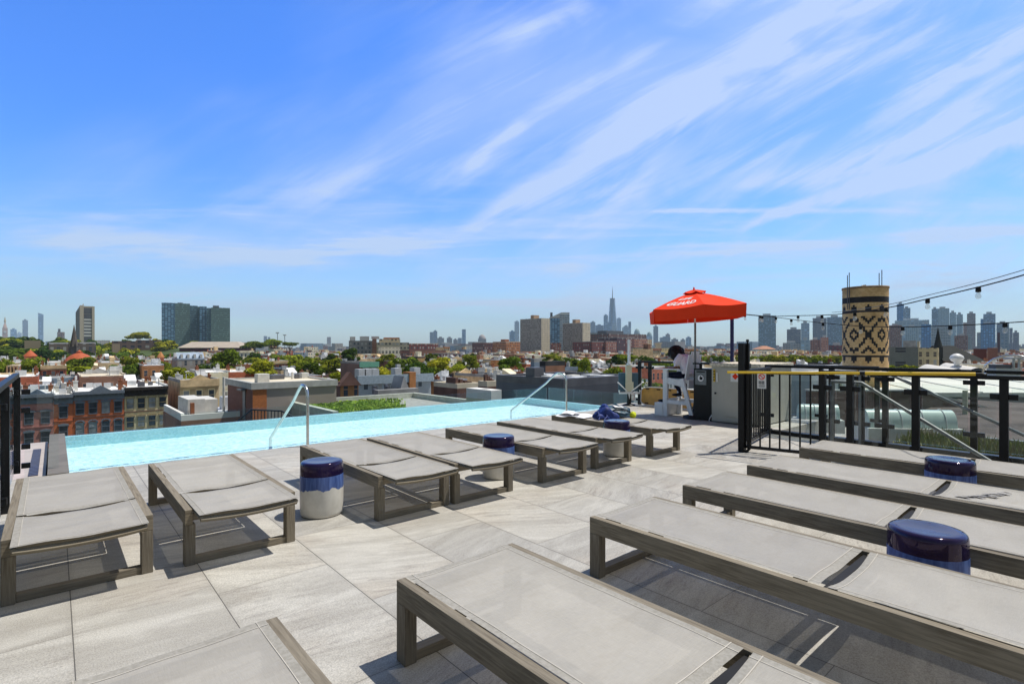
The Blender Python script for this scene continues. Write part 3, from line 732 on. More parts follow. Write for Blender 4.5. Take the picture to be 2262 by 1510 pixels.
# ------------------------------------------------------------------ lifeguard chair
def bar(mb,p,q,w,h,up=(0,0,1)):
    """rectangular bar from p to q"""
    p,q=Vector(p),Vector(q); t=(q-p).normalized(); u=t.cross(Vector(up)).normalized(); v=u.cross(t)
    a=[p+u*w/2*s1+v*h/2*s2 for s1,s2 in ((-1,-1),(1,-1),(1,1),(-1,1))]; b=[x+(q-p) for x in a]
    mb.face(a[::-1]); mb.face(b)
    for k in range(4): mb.face([a[k],a[(k+1)%4],b[(k+1)%4],b[k]])
    return mb
CX0,CY0=9.70,5.65      # near lower corner of the chair; it faces the pool (+Y)
def guard_chair():
    t=empty('lifeguard_chair',(CX0,CY0,0),0,'low white lifeguard chair standing beside the pool','lifeguard chair')
    for x in (.03,.57):
        bar(MB(),(x,.03,0),(x,.27,.80),.05,.085,(0,1,0)).build('rear_leg',M['white'],t,bevel=.004)
        MB().box(x-.028,x+.028,.60,.70,.0 if x>.3 else .0,.975).build('front_leg',M['white'],t,bevel=.004)
        bar(MB(),(x,.24,.70),(x,.602,.745),.04,.13).build('seat_rail',M['white'],t,bevel=.004)
        bar(MB(),(x,.12,.30),(x,.602,.305),.04,.075).build('lower_rail',M['white'],t,bevel=.004)
        MB().box(x-.07,x+.07,.28,.90,.976,.996).build('armrest',M['white'],t,bevel=.004)
    MB().box(.062,.542,.20,.66,.772,.792).build('seat',M['white'],t,bevel=.004)
    b=MB(); b.box(-.005,.60,.7005,.90,0,.27); b.build('step_box',M['white'],t,bevel=.006)
    b=MB()
    for k in range(5):
        x=.065+k*.100
        b.v_start=len(b.v); i=len(b.v); b.box(x,x+.092,-.012,.012,0,.56 if k in(1,2,3) else .50)
        b.xf(Matrix.Translation((0,.22,.80))@Matrix.Rotation(radians(10),4,'X'),i)
    b.build('backrest',M['white'],t,bevel=.003)
    b=MB(); b.box(.06,.55,.135,.155,.60,.77); b.build('lower_back_panel',M['white'],t,bevel=.003)
    MB().box(.06,.54,.62,.66,.28,.36).build('cross_bar',M['white'],t,bevel=.003)
guard_chair()

# umbrella over the chair
def umbrella():
    UX,UY=9.85,5.69
    D=UX*SA+UY*CA
    rz=atan2(-UY,-UX)+radians(9)
    t=empty('lifeguard_umbrella',(UX,UY,0),rz,'bright red market umbrella lettered LIFE GUARD above the white chair','umbrella')
    zt=zat(645,D); zr=zat(681,D); R=1.0; n=6
    ax=Matrix.Rotation(-rz,3,'Z')@Vector((UX,UY,0)).normalized()
    tilt=Matrix.Translation((0,0,zr))@Matrix.Rotation(radians(-3.4),4,ax)@Matrix.Translation((0,0,-zr))
    MB().tube([(0,0,0),(0,0,zr-.3)],.021,12).build('pole',M['steel_dull'],t); MB().tube([(0,0,zr-.35),tilt@Vector((0,0,zt-.03))],.017,12).build('upper_pole',M['whiteplastic'],t)
    MB().lathe([(.24,0),(.24,.05),(.06,.09),(.035,.30)],24).build('base',M['black'],t)
    H=zt-zr
    def P(th,r,inset=0):
        """canopy surface: straight between ribs, ribs bowed"""
        k=th/(2*pi/n); k0=math.floor(k); f=k-k0
        a0=2*pi*k0/n; a1=2*pi*(k0+1)/n
        z=zr+H*(1-r**1.45*.62-.38*r)
        sag=.05*math.sin(pi*f)*r*(1-r*.3)
        p0=Vector((cos(a0),sin(a0),0)); p1=Vector((cos(a1),sin(a1),0))
        q=(p0*(1-f)+p1*f)*R*r
        return tilt@Vector((q.x,q.y,z-sag+inset))
    for k in range(n):
        b=MB(); a0=2*pi*k/n; a1=2*pi*(k+1)/n
        b.grid(lambda u,v:P(min(a0+(a1-a0)*v,a1-1e-6),.10+.90*u),14,8,0)
        hgt=.245
        def V(u,v):
            q=P(min(a0+(a1-a0)*v,a1-1e-6),1.0)
            out=Vector((q.x,q.y,0)).normalized()
            return q+Vector((0,0,-hgt*u*(1-.10*math.sin(pi*v))))+out*(.012*u*math.sin(v*pi*3+k))-out*.02*u
        b.grid(V,5,14,0)
        b.build('canopy_panel',M['red'],t)
        MB().tube([P(a0+1e-5,r,-.012) for r in (.03,.3,.55,.8,.98)],.006,6).build('rib',M['steel_dull'],t)
    b=MB()
    for k in range(n):
        a0=2*pi*k/n; a1=2*pi*(k+1)/n
        b.grid(lambda u,v:(lambda q:q+Vector((0,0,.055-.025*u*math.sin(pi*v))))(P(min(a0+(a1-a0)*v,a1-1e-6),.0+.24*u)),5,5,0)
    b.build('vent_cap',M['red'],t)
    b=MB(); b.lathe([(.02,0),(.018,.04),(.004,.06)],12); b.xf(tilt@Matrix.Translation((0,0,zt+.045))); b.build('finial',M['red'],t)
    # lettering laid on the panel that faces the camera
    a0=-2*pi/n; a1=0
    for txt,rr,size,wid in (('LIFE',.56,.15,.44),('GUARD',.83,.205,.90)):
        cu=bpy.data.curves.new('txt','FONT'); cu.body=txt; cu.align_x='CENTER'; cu.size=1; cu.shear=.35; cu.offset=.028; cu.resolution_u=3
        tmp=bpy.data.objects.new('tmp',cu); COL.objects.link(tmp); bpy.context.view_layer.update()
        me=bpy.data.meshes.new_from_object(tmp.evaluated_get(bpy.context.evaluated_depsgraph_get()))
        bpy.data.objects.remove(tmp); bpy.data.curves.remove(cu)
        xs=[v.co.x for v in me.vertices]; w=max(xs)-min(xs); mid=(max(xs)+min(xs))/2
        bm=bmesh.new(); bm.from_mesh(me); bmesh.ops.subdivide_edges(bm,edges=bm.edges,cuts=2,use_grid_fill=True); bmesh.ops.triangulate(bm,faces=bm.faces)
        for v in bm.verts:
            sx=(v.co.x-mid)/w; sy=v.co.y*size
            th=(a0+a1)/2+ sx*wid*(a1-a0)*.92*(.74/rr)
            v.co=P(th,rr-sy/ (R*.92),.006)
            
        bm.to_mesh(me); bm.free(); me.materials.clear(); me.materials.append(M['letter'])
        o=bpy.data.objects.new('lettering',me); COL.objects.link(o); setp(o,t)
umbrella()

# ------------------------------------------------------------------ the lifeguard
def skinned(name, nodes, edges, mats, parent, sub=2, root=0):
    me=bpy.data.meshes.new(name); me.from_pydata([n[0] for n in nodes],edges,[])
    o=bpy.data.objects.new(name,me); COL.objects.link(o)
    md=o.modifiers.new('skin','SKIN'); md.use_smooth_shade=True; md.branch_smoothing=.6
    bm=bmesh.new(); bm.from_mesh(me); lay=bm.verts.layers.skin.verify(); bm.verts.ensure_lookup_table()
    for i,n in enumerate(nodes):
        r=n[1]; bm.verts[i][lay].radius=(r if isinstance(r,tuple) else (r,r)); bm.verts[i][lay].use_root=(i==root)
    bm.to_mesh(me); bm.free()
    if sub: s=o.modifiers.new('sub','SUBSURF'); s.levels=sub; s.render_levels=sub
    bpy.context.view_layer.update()
    m2=bpy.data.meshes.new_from_object(o.evaluated_get(bpy.context.evaluated_depsgraph_get()))
    o.modifiers.clear(); o.data=m2; m2.materials.clear()
    for m in (mats if isinstance(mats,list) else [mats]): m2.materials.append(m)
    for p in m2.polygons: p.use_smooth=True; p.material_index=0
    setp(o,parent); return o
def person():
    t=empty('person',(9.99,5.93,.775),0,'seated person in a pale tee and dark shorts bent forward in the white lifeguard chair','person')
    # +y is where the person faces; pelvis on the seat, torso bent forward, forearms on the armrests
    pel=(0,-.02,.10); ch=(0,.05,.35); sh=(0,.11,.455); nk=(0,.18,.505); hd=(0,.26,.49)
    N=[(pel,.115),((0,.0,.22),.10),(ch,.125),(sh,.10),(nk,.052),(hd,.05)]
    E=[(0,1),(1,2),(2,3),(3,4),(4,5)]
    for sx in (-1,1):
        i=len(N)
        N+=[((sx*.15,.09,.47),.062),((sx*.205,.15,.35),.046),((sx*.225,.17,.225),.040),((sx*.17,.30,.235),.033),((sx*.10,.40,.245),.024),((sx*.09,.425,.245),.024)]
        E+=[(3,i),(i,i+1),(i+1,i+2),(i+2,i+3),(i+3,i+4),(i+4,i+5)]
    for sx in (-1,1):
        i=len(N)
        if sx>0: N+=[((.085,.06,.085),.088),((.095,.27,.085),.074),((.095,.43,.08),.060),((.085,.40,-.04),.056),((.06,.25,-.24),.046),((.05,.20,-.30),.036),((.055,.27,-.335),.034),((.06,.35,-.345),.026)]
        else: N+=[((-.085,.06,.085),.088),((-.095,.27,.085),.074),((-.095,.45,.07),.058),((-.085,.46,-.08),.054),((-.075,.47,-.32),.044),((-.075,.47,-.43),.036),((-.078,.53,-.468),.034),((-.08,.60,-.478),.026)]
        E+=[(0,i)]+[(i+k,i+k+1) for k in range(7)]
    body=skinned('body',N,E,M['skin'],t)
    me=body.data; me.materials.append(M['tee']); me.materials.append(M['short']); me.materials.append(M['pinktee'])
    for p in me.polygons:
        c=p.center
        if c.z<.16 and c.y<.40 and c.z>-.02: p.material_index=2
        elif c.z<-.12: p.material_index=2
        elif c.z>.14 and c.y<.225+.0*c.z and abs(c.x)<.30 and not (c.z<.275 and abs(c.x)>.16): p.material_index=1
    # shirt sleeves and hem as a loose shell
    b=MB()
    def shell(u,v):
        a=2*pi*u; z=.12+.37*v; yc=-.02+.13*v; rx=.165+.02*math.sin(pi*v)+.012*sin(a*3+v*6)*(1-v); ry=.125+.01*math.sin(a*5)
        return (rx*cos(a), yc+ry*sin(a)+.0, z)
    b.grid(shell,28,10,0); b.build('tee_shirt',[M['tee']],t)
    for sx in (-1,1):
        b=MB(); b.tube([(sx*.12,.09,.485),(sx*.19,.12,.41),(sx*.215,.15,.32)],[.074,.070,.072],14,cap=False); b.build('sleeve',[M['tee']],t)
    b=MB(); b.grid(lambda u,v:(.155*cos(pi*u)*(1-.15*v),-.02+.13*(.75+.25*v)-.128*sin(pi*u)*(1-.25*v)-.008,.12+.37*(.72+.33*v)),16,5,0); b.build('pink_yoke',M['pinktee'],t)
    # hands: palm, four unequal fingers, thumb
    for sx in (-1,1):
        hn=[((0,0,0),.024),((0,.045,0),(.030,.014)),((0,.085,0),(.034,.012))]; he=[(0,1),(1,2)]
        for k,(ox,L) in enumerate(((-.027,.062),(-.009,.072),(.009,.068),(.026,.052))):
            i=len(hn); hn+=[((ox,.092,-.002),.0085),((ox*1.15,.092+L*.5,-.012),.0078),((ox*1.2,.092+L*.85,-.032),.0070)]
            he+=[(2,i),(i,i+1),(i+1,i+2)]
        i=len(hn); hn+=[((-sx*.034,.035,-.006),.010),((-sx*.050,.068,-.014),.0085),((-sx*.050,.092,-.018),.0075)]; he+=[(1,i),(i,i+1),(i+1,i+2)]
        h=skinned('hand',hn,he,M['skin'],t,1); h.location=(sx*.088,.428,.247); h.rotation_euler=(-.15,0,sx*.5)
    # head: an ovoid with brow, nose, lips, chin and ears, face turned down to the lap
    b=MB()
    def head(u,v):
        a=2*pi*u; ph=pi*v; x=.074*sin(ph)*cos(a); y=.092*sin(ph)*sin(a); z=.115*cos(ph)
        if y>0:
            k=y/.092
            y+= .020*math.exp(-((x/.014)**2+((z+.012)/.022)**2))*k + .007*math.exp(-((x/.028)**2+((z+.050)/.010)**2)) - .008*math.exp(-(((abs(x)-.030)/.014)**2+((z-.012)/.012)**2)) + .006*math.exp(-((x/.05)**2+((z-.032)/.010)**2)) + .006*math.exp(-((x/.022)**2+((z+.086)/.018)**2))
        if z<-.02: x*=1-.25*min(1,(-z-.02)/.09)
        return (x,y,z)
    b.grid(head,48,32,0,flip=True)
    for sx in (-1,1):
        b.grid(lambda u,v:(sx*(.074+.008*sin(pi*v)),-.005+.016*sin(pi*v)*cos(2*pi*u),-.005+.028*sin(pi*v)*sin(2*pi*u)),10,5,0)
    hdm=Matrix.Translation((0,.275,.50))@Matrix.Scale(.9,4)@Matrix.Scale(1.08,4)@Matrix.Rotation(radians(-48),4,'X')
    b.xf(hdm); h=b.build('head',M['skin'],t)
    b=MB()
    for sx in (-1,1): b.grid(lambda u,v:(sx*.030+.011*sin(pi*v)*cos(2*pi*u),.079+.006*sin(pi*v)*sin(2*pi*u),.012+.006*cos(pi*v)),10,6,0)
    b.xf(hdm); b.build('eyes',M['rubber'],h)
    # full curly hair: many small locks around the skull
    b=MB(); r=random.Random(3)
    def hairs(u,v):
        a=2*pi*u; ph=pi*.80*v; k=1+.10*sin(a*7+v*11)*sin(v*9+a*3)
        return (.145*k*sin(ph)*cos(a),-.025+.16*k*sin(ph)*sin(a),.020+.165*k*cos(ph))
    b.grid(hairs,40,24,0,flip=True)
    for k in range(620):
        a=r.uniform(0,2*pi); ph=r.uniform(0,pi*.86)
        if sin(a)>.55 and ph>1.25: continue
        c=Vector((.148*sin(ph)*cos(a),-.025+.163*sin(ph)*sin(a),.02+.17*cos(ph))); nrm=Vector((c.x,c.y+.02,c.z-.02)).normalized()
        tq=nrm.cross(Vector((r.uniform(-1,1),r.uniform(-1,1),r.uniform(-1,1)))).normalized(); w=nrm.cross(tq); rr=r.uniform(.010,.017)
        b.tube([c+nrm*.004*q+(tq*cos(q*1.25)+w*sin(q*1.25))*rr for q in range(6)],.0055,4,cap=False)
    b.xf(hdm); b.build('curly_hair',M['hair'],h)
    for sx in (-1,1):
        b=MB(); b.grid(lambda u,v:(.045*sin(pi*v)*cos(2*pi*u),(.125 if sin(2*pi*u)*1>-2 else 0)*cos(pi*v)*-1+.02,.036*sin(pi*v)*max(-.75,sin(2*pi*u))),16,10,0)
        b.xf(Matrix.Translation((.058,.275,-.35) if sx>0 else (-.079,.535,-.485))); b.build('shoe',M['rubber'],t)
person()

# spine board leaning on its long edge behind the chair
t=empty('rescue_board',(11.0,6.9,.02),0,'tan plastic rescue board with hand slots leaning behind the white chair','rescue board')
b=MB(); n=40
def outline(k):
    a=2*pi*k/n; c,s_=cos(a),sin(a); e=.32
    return (.93*abs(c)**e*(1 if c>0 else -1), .225*abs(s_)**e*(1 if s_>0 else -1)+.225)
for sx in (0,.045):
    pts=[(sx+outline(k)[1]*.12,outline(k)[0],outline(k)[1]) for k in range(n)]; b.face(pts if sx else pts[::-1])
for k in range(n):
    p=[(sx+outline(q)[1]*.12,outline(q)[0],outline(q)[1]) for sx in (0,.045) for q in (k,(k+1)%n)]
    b.face([p[0],p[1],p[3],p[2]],0,sm=True)
b.build('board',M['tan'],t)
for z in (.05,.40):
    for y in (-.72,-.45,-.15,.15,.45,.76):
        MB().rbox((-.004+z*.12,y,z),(.012,.10,.028)).build('hand_slot',M['rubber'],t,bevel=.004)
MB().tube([(outline(k)[1]*.12-.004,outline(k)[0]*1.005,outline(k)[1]) for k in range(n+1)],.011,6).build('rim',M['white'],t)
# rescue tube
t=empty('rescue_tube',(10.55,5.80,.45),0,'red foam rescue tube stowed behind the white chair','rescue tube')
MB().tube([(0,-.06,.0),(0,.0,.0),(0,.05,.0)],[.10,.115,.10],24).build('foam',M['red'],t); MB().tube([(0,.06,0),(.05,.1,-.1),(.05,.06,-.42)],.008,6).build('tow_strap',M['rubber'],t)
b=MB(); b.box(.05,.09,-.30,.35,-.44,-.24); b.build('strap_block',M['rubber'],t)

# ------------------------------------------------------------------ pool lift
def lift():
    X,Y=10.78,8.02
    t=empty('pool_lift',(X,Y,0),YAW*-1+.0,'accessible pool lift with cream mast, blue seat back and white arms','pool lift')
    D=X*SA+Y*CA; Z=lambda y:zat(y,D); K=D/FPX
    MB().tube([(0,0,0),(0,0,Z(868))],[.055,.045],14).build('base_post',M['black'],t)
    MB().box(-.095*.85,.065,-.05,.05,Z(866),Z(806)).build('mast_cover',M['cream'],t,bevel=.012)
    MB().box(-.10,.10,-.062,-.051,Z(860),Z(843)).build('mast_plate',M['cream'],t,bevel=.01)
    b=MB(); b.tube([(-.0,0,Z(806)),(-.0,0,Z(750))],.034,12); b.tube([(0,0,Z(806)),(0,0,Z(802))],.06,12); b.build('lifting_post',M['white'],t)
    b=MB(); b.box(-.245,-.075,.055,.095,Z(864),Z(823)); b.box(.07,.245,.055,.095,Z(864),Z(823)); b.box(-.0749,.0699,.055,.09,Z(862),Z(825)); b.build('seat_back',mat('blue_grey_shell',(.055,.12,.17),.4),t,bevel=.012)
    b=MB(); 
    for s in (-1,1): b.tube([(s*.02,-.02,Z(866)),(s*.16,-.1,Z(855)),(s*.31,-.16,Z(843))],.014,8)
    b.tube([(-.25,-.05,Z(861)),(-.25,-.05,Z(867)),(.26,-.05,Z(867)),(.26,-.05,Z(861))],.024,10); b.tube([(0,-.02,Z(862)),(0,-.02,Z(884))],.03,8)
    b.build('arm_frame',M['white'],t)
    b=MB(); b.lathe([(.04,0),(.06,.08),(.05,.16),(.0,.17)],14,c=(.10,0,Z(884))); b.build('motor_cap',M['whiteplastic'],t)
    MB().lathe([(.16,0),(.16,.02),(.07,.05)],24).build('base_plate',M['black'],t)
lift()

# ------------------------------------------------------------------ things lying on the last pool row lounger
def blob(b, c, sz, seed, m=0, n=26, rough=.12, flat=True):
    r=random.Random(seed); ph=[(r.uniform(1,4),r.uniform(1,4),r.uniform(0,6)) for _ in range(5)]
    def fn(u,v):
        a=2*pi*u; p=pi*v; k=1+sum(sin(a*round(q[0])+q[2])*sin(p*q[1]+q[2]*2) for q in ph)*rough/2
        z=cos(p)*sz[2]*k
        if flat and z<-.25*sz[2]: z=-.25*sz[2]-.02*sz[2]*cos(p)
        e=.75
        ca,sa_=cos(a),sin(a)
        return (c[0]+sz[0]*sin(p)**.8*(abs(ca)**e*(1 if ca>0 else -1))*k, c[1]+sz[1]*sin(p)**.8*(abs(sa_)**e*(1 if sa_>0 else -1))*k, c[2]+z)
    b.grid(fn,n,n//2,m,flip=True)
BX,BY=6.24,4.98
mb=mat('royal_blue_nylon',(.008,.028,.17),.6,var=.3,vs=14,bump=.8,bs=22); mt=mat('teal_navy_nylon',(.012,.055,.085),.45,var=.4,vs=11,bump=.8,bs=18)
t=empty('backpack',(BX+.02,BY+.10,.376),radians(-35),'royal blue backpack slumped on the lounger below the pool lift','backpack')
b=MB(); blob(b,(0,0,.045),(.20,.15,.15),4,rough=.35); b.build('bag_body',mb,t)
b=MB(); blob(b,(-.12,-.10,.03),(.13,.08,.07),9,rough=.3); b.build('front_pocket',mb,t)
for s in (0,1):
    b=MB(); b.tube([(-.15+.1*s,.05,.10),(-.18+.12*s,-.08,.135),(-.16+.14*s,-.17,.06),(-.20+.1*s,-.24,.01)],[.013,.014,.013,.012],6); b.build('strap',mb,t)
b=MB(); b.grid(lambda u,v:(-.13+.03*cos(5*u)+.0, -.155-.004+.006*v,.045+.05*sin(5*u)*.6+.010*v),10,1); b.build('white_swoosh_print',M['letter'],t)
t.scale=(.80,.80,.85)
t=empty('duffel_bag',(BX+.32,BY+.14,.376),radians(-30),'dark teal duffel bag lying beside the blue backpack','bag')
b=MB(); blob(b,(0,0,.05),(.24,.14,.11),12,rough=.25); b.build('bag_body',mt,t)
b=MB(); b.rbox((.02,-.03,.155),(.17,.09,.012),(.25,.1,.2)); b.build('pale_label_panel',M['whiteplastic'],t,bevel=.004)
b=MB(); b.tube([(-.22,-.06,.06),(-.08,-.15,.12),(.10,-.16,.11),(.24,-.06,.05)],.012,6); b.build('carry_handle',M['rubber'],t)
b=MB(); blob(b,(0,0,.04),(.045,.045,.048),2,rough=.1,flat=False); b.build('ball',mat('lime_felt',(.60,.66,.03),.8),None,(BX+.42,BY-.10,.378),label='lime yellow ball wedged in front of the teal duffel bag',cat='ball')
t=MB(); t.grid(lambda u,v:(-.17+.34*u,-.27+.50*v,.012+.018*sin(u*7+v*3)*sin(v*5)+.030*max(0,u-.6)),22,22); t.grid(lambda u,v:(-.12+.30*u,-.05+.27*v,.040+.020*sin(u*5+v*4)),16,16)
t.build('towel',mat('white_terry',(.78,.78,.80),.95,var=.04,bump=.6,bs=60),None,(6.07,5.55,.376),radians(12),label='crumpled white towel on the lounger left of the blue backpack',cat='towel')

# ------------------------------------------------------------------ string lights
tb=NT('clear_bulb_glass'); tb.base((.75,.76,.72)); tb.set(Roughness=.05); tb.bs.inputs['Transmission Weight'].default_value=.0; tb.bs.inputs['Alpha'].default_value=.55; M['bulb']=tb.mt; tb.bs.inputs['Alpha'].default_value=.3
NP=Vector(at(1617,11.3,0)); nz=zat(688,11.3)
t=empty('string_light_pole',tuple(NP),0,'slim navy post rising behind the beige cabinet beneath the umbrella edge','pole'); MB().tube([(0,0,0),(0,0,nz)],.038,14).build('post',M['navy'],t); MB().lathe([(.10,0),(.10,.015),(.045,.02)],16).build('base_plate',M['navy'],t)
TOP=NP+Vector((0,0,nz-.03))
def smooth(pts,n=8):
    out=[]
    P=[pts[0]]+pts+[pts[-1]]
    for i in range(1,len(P)-2):
        for k in range(n):
            q=k/n; a,b,c,d_=P[i-1],P[i],P[i+1],P[i+2]
            out.append(.5*((2*b)+(c-a)*q+(2*a-5*b+4*c-d_)*q*q+(3*b-a-3*c+d_)*q*q*q))
    out.append(pts[-1]); return out
def lights(keys, bulbs, lab, double=False):
    pts=[TOP]+[Vector(at(px,D,zat(py,D))) for px,py,D in keys]
    t=empty('string_lights',tuple(TOP),0,lab,'string lights','strings of bulbs hung from the navy post')
    cur=smooth(pts,8)
    MB().tube([p-TOP for p in cur],.0065,6).build('cable',M['rubber'],t)
    if double: MB().tube([p-TOP+Vector((0,0,.03+.02*(i/len(cur)))) for i,p in enumerate(cur) if i>len(cur)*.35],.004,6).build('support_wire',M['steel_dull'],t)
    for px in bulbs:
        best=min(cur,key=lambda p:abs(((p.x*CA-p.y*SA)/(p.x*SA+p.y*CA))*FPX+CXP-px)); p=best-TOP
        b=MB(); b.lathe([(.010,.006),(.022,0),(.024,-.045),(.020,-.052)],12,c=tuple(p)); s=b.build('bulb',M['rubber'],t)
        b=MB(); b.lathe([(.012,-.052),(.018,-.064),(.026,-.084),(.026,-.102),(.017,-.118),(.0005,-.123)],14,c=tuple(p)); b.build('bulb_glass',M['bulb'],s)
lights([(1684,698,10.8),(1763,697,9.6),(1850,694,8.3),(1957,680,7.0),(2049,660,6.2),(2161,634,5.4),(2262,607,4.9),(2420,560,4.2)],
       [1645,1684,1763,1819,1883,1957,2049,2161],'upper string of bulbs rising from the navy post to the right edge',True)
lights([(1700,699,10.9),(1748,705,10.2),(1818,713,9.3),(1901,720,8.5),(1994,722,7.7),(2099,719,7.0),(2220,713,6.3),(2400,700,5.5)],
       [1676,1716,1748,1818,1901,1994,2099,2220],'lower nearly level string of bulbs crossing in front of the skyline')
# ------------------------------------------------------------------ the city below: ground, hill
GZ=-18.0
def ground_mat():
    t=NT('city_ground'); co=t.coord('Object'); n=t.noise(co,.02,6); n2=t.noise(co,.12,5)
    c=t.mix(t.ss(n2,.4,.6),(.09,.085,.08),(.17,.16,.145)); c=t.mix(t.ss(n,.48,.56),c,(.045,.075,.02)); t.base(c); t.set(Roughness=.95); return t.mt
g=MB(); Rg=9000
g.face([(-Rg,-Rg,GZ),(Rg,-Rg,GZ),(Rg,Rg,GZ),(-Rg,Rg,GZ)]); g.build('ground',ground_mat(),kind='structure')
M['grassland']=mat('hill_grass',(.06,.085,.025),.95,var=.4,vs=.05)
def hillz(x,y):
    # the rise behind the old streets on the left
    xc=x*CA-y*SA; D=x*SA+y*CA
    px=xc/max(D,1)*FPX+CXP
    a=1/(1+math.exp(-(D-430)/35))*1/(1+math.exp((D-1150)/60))
    b=1/(1+math.exp((px-590)/26))
    return GZ+1+19*a*b
h=MB()
def hf(u,v):
    px=-160+900*u; D=300+1050*v; x,y,_=at(px,D); return (x,y,hillz(x,y)-1.2)
h.grid(hf,44,40,flip=True); h.build('hill',M['grassland'],kind='structure')

# ------------------------------------------------------------------ city materials
W8={ # wall: colour, window grid
 'red brick':(0.483,0.138,0.069), 'brown brick':(0.310,0.161,0.103), 'dark brick':(0.149,0.086,0.069), 'tan':(0.690,0.506,0.287), 'cream':(0.820,0.736,0.529),
 'grey':(0.391,0.391,0.391), 'slate blue':(0.230,0.287,0.356), 'white':(0.820,0.820,0.816), 'rust brown':(0.414,0.184,0.069)}
FM={k:facade_mat('facade_'+k.replace(' ','_'),c,bw=2.0,fh=3.15,ww=.42,wh=.56,trim=tuple(min(1,x*1.5+.05) for x in c),vary=.2,curtain=.25) for k,c in W8.items()}
PM={k:mat('wall_'+k.replace(' ','_'),tuple(x*.95 for x in c),.9,var=.25,vs=.6) for k,c in W8.items()}
RM={'white':mat('white_roof_coating',(.72,.71,.67),.8,var=.12,vs=.4),'cream':mat('cream_roof_coating',(.62,.55,.42),.85,var=.15,vs=.4),
    'grey':mat('grey_roof_felt',(.30,.30,.29),.9,var=.2,vs=.5),'black':mat('black_roof_tar',(.05,.05,.052),.85,var=.35,vs=.5),'silver':mat('silver_roof_paint',(.50,.51,.52),.6,var=.2,vs=.5)}
M['brickchim']=mat('chimney_brick',(.26,.10,.05),.9,var=.25,vs=1.5)
M['metalbox']=mat('pale_metal_unit',(.52,.53,.53),.5,var=.12,vs=1)
M['darkmetal']=mat('dark_metal_unit',(.10,.10,.11),.5,var=.2,vs=1)
M['pane']=mat('window_pane',(.045,.06,.075),.08,var=.4,vs=.8)
M['panelight']=mat('curtained_pane',(.26,.28,.29),.2,var=.4,vs=.8)
M['trimwhite']=mat('painted_trim',(.58,.57,.53),.7,var=.1)

# ------------------------------------------------------------------ row houses
rd=random.Random(11)
def roof_clutter(par, w, d, h, seed, rich=True):
    r=random.Random(seed)
    n=r.choice((1,2,2,3))
    for k in range(n):
        x=r.choice((-w/2+.35,w/2-.35)); y=r.uniform(1.5,d-1.5); hh=r.uniform(.8,1.7)
        b=MB(); b.box(x-.3,x+.3,y-.5,y+.5,h,h+hh); b.box(x-.36,x+.36,y-.56,y+.56,h+hh,h+hh+.12)
        for q in (-.25,.2): b.tube([(x,y+q,h+hh+.12),(x,y+q,h+hh+.5)],.11,7)
        b.build('chimney',M['brickchim'] if r.random()<.6 else M['trimwhite'],par)
    if r.random()<.6:
        x=r.uniform(-w/2+1.4,w/2-1.4); y=r.uniform(4,d-3); b=MB(); i=len(b.v)
        b.box(x-.8,x+.8,y-1.2,y+1.2,h,h+.9,0)
        b.face([(x-.85,y-1.3,h+.9),(x+.85,y-1.3,h+.9),(x+.85,y+1.3,h+1.9),(x-.85,y+1.3,h+1.9)],0); b.face([(x-.85,y+1.3,h+1.9),(x+.85,y+1.3,h+1.9),(x+.85,y+1.3,h+.9),(x-.85,y+1.3,h+.9)],0)
        for s in (-1,1): b.face([(x+s*.85,y-1.3,h+.9),(x+s*.85,y+1.3,h+1.9),(x+s*.85,y+1.3,h+.9)][::s],0)
        b.build('stair_bulkhead',PM[r.choice(('grey','white','white','brown brick','cream','tan'))],par)
    if rich:
        vm=M['metalbox'] if r.random()<.6 else M['darkmetal']
        for k in range(r.choice((1,2,3))):
            x=r.uniform(-w/2+1,w/2-1); y=r.uniform(1.2,d-1.2); s=r.uniform(.3,.6); MB().box(x-s,x+s,y-s*.8,y+s*.8,h+.12,h+.25+s*1.4).build('vent_box',vm,par)
        for k in range(r.choice((1,2))):
            x=r.uniform(-w/2+.6,w/2-.6); y=r.uniform(1,d-1); MB().tube([(x,y,h),(x,y,h+r.uniform(.6,1.4))],.07,6).build('vent_pipe',vm,par)
        if r.random()<.45:
            x=r.uniform(-w/2+.6,w/2-.6); y=r.uniform(1,d-1); b=MB(); b.tube([(x,y,h),(x,y,h+2.2)],.035,4); b.box(x-.5,x+.5,y-.02,y+.02,h+1.9,h+1.94); b.box(x-.35,x+.35,y-.02,y+.02,h+1.6,h+1.64); b.build('aerial',M['steel_dull'],par)
PROT=[]
def make_house(wall, roof, w, fl, seed):
    d=13.0; h=fl*3.15+.9
    t=empty('row_house'); r=random.Random(seed)
    b=MB(); b.box(-w/2,w/2,0,d,0,h,0,top=2,side=1)
    b.build('wall',[FM[wall],PM[wall],RM[roof]],t)
    b=MB(); b.box(-w/2+.28,w/2-.28,.25,d-.25,h-.02,h+.004)
    ph=r.uniform(.25,.6)
    b.box(-w/2,-w/2+.26,0,d,h+.003,h+ph); b.box(w/2-.26,w/2,0,d,h+.003,h+ph)
    b.build('roof',RM[roof],t)
    c=MB(); c.box(-w/2,w/2,-.55,-.003,h-.75,h+ph*.9); c.box(-w/2,w/2,-.30,-.003,h-1.15,h-.7501)
    if r.random()<.3: c.prism([(-w*.28,h+ph*.9),(w*.28,h+ph*.9),(0,h+ph*.9+.9)],-.5,-.1)
    c.build('cornice',r.choice((M['trimwhite'],PM['slate blue'],PM['brown brick'],PM['dark brick'],PM['tan'],PM['grey'])),t)
    roof_clutter(t,w,d,h,seed)
    return dict(o=t,wall=wall,roof=roof,w=w,h=h)
combos=[]
for i,(wl,wt) in enumerate((('red brick',3),('brown brick',5),('dark brick',2),('tan',5),('cream',5),('grey',3),('slate blue',2),('white',4),('rust brown',2))):
    combos+= [wl]*wt
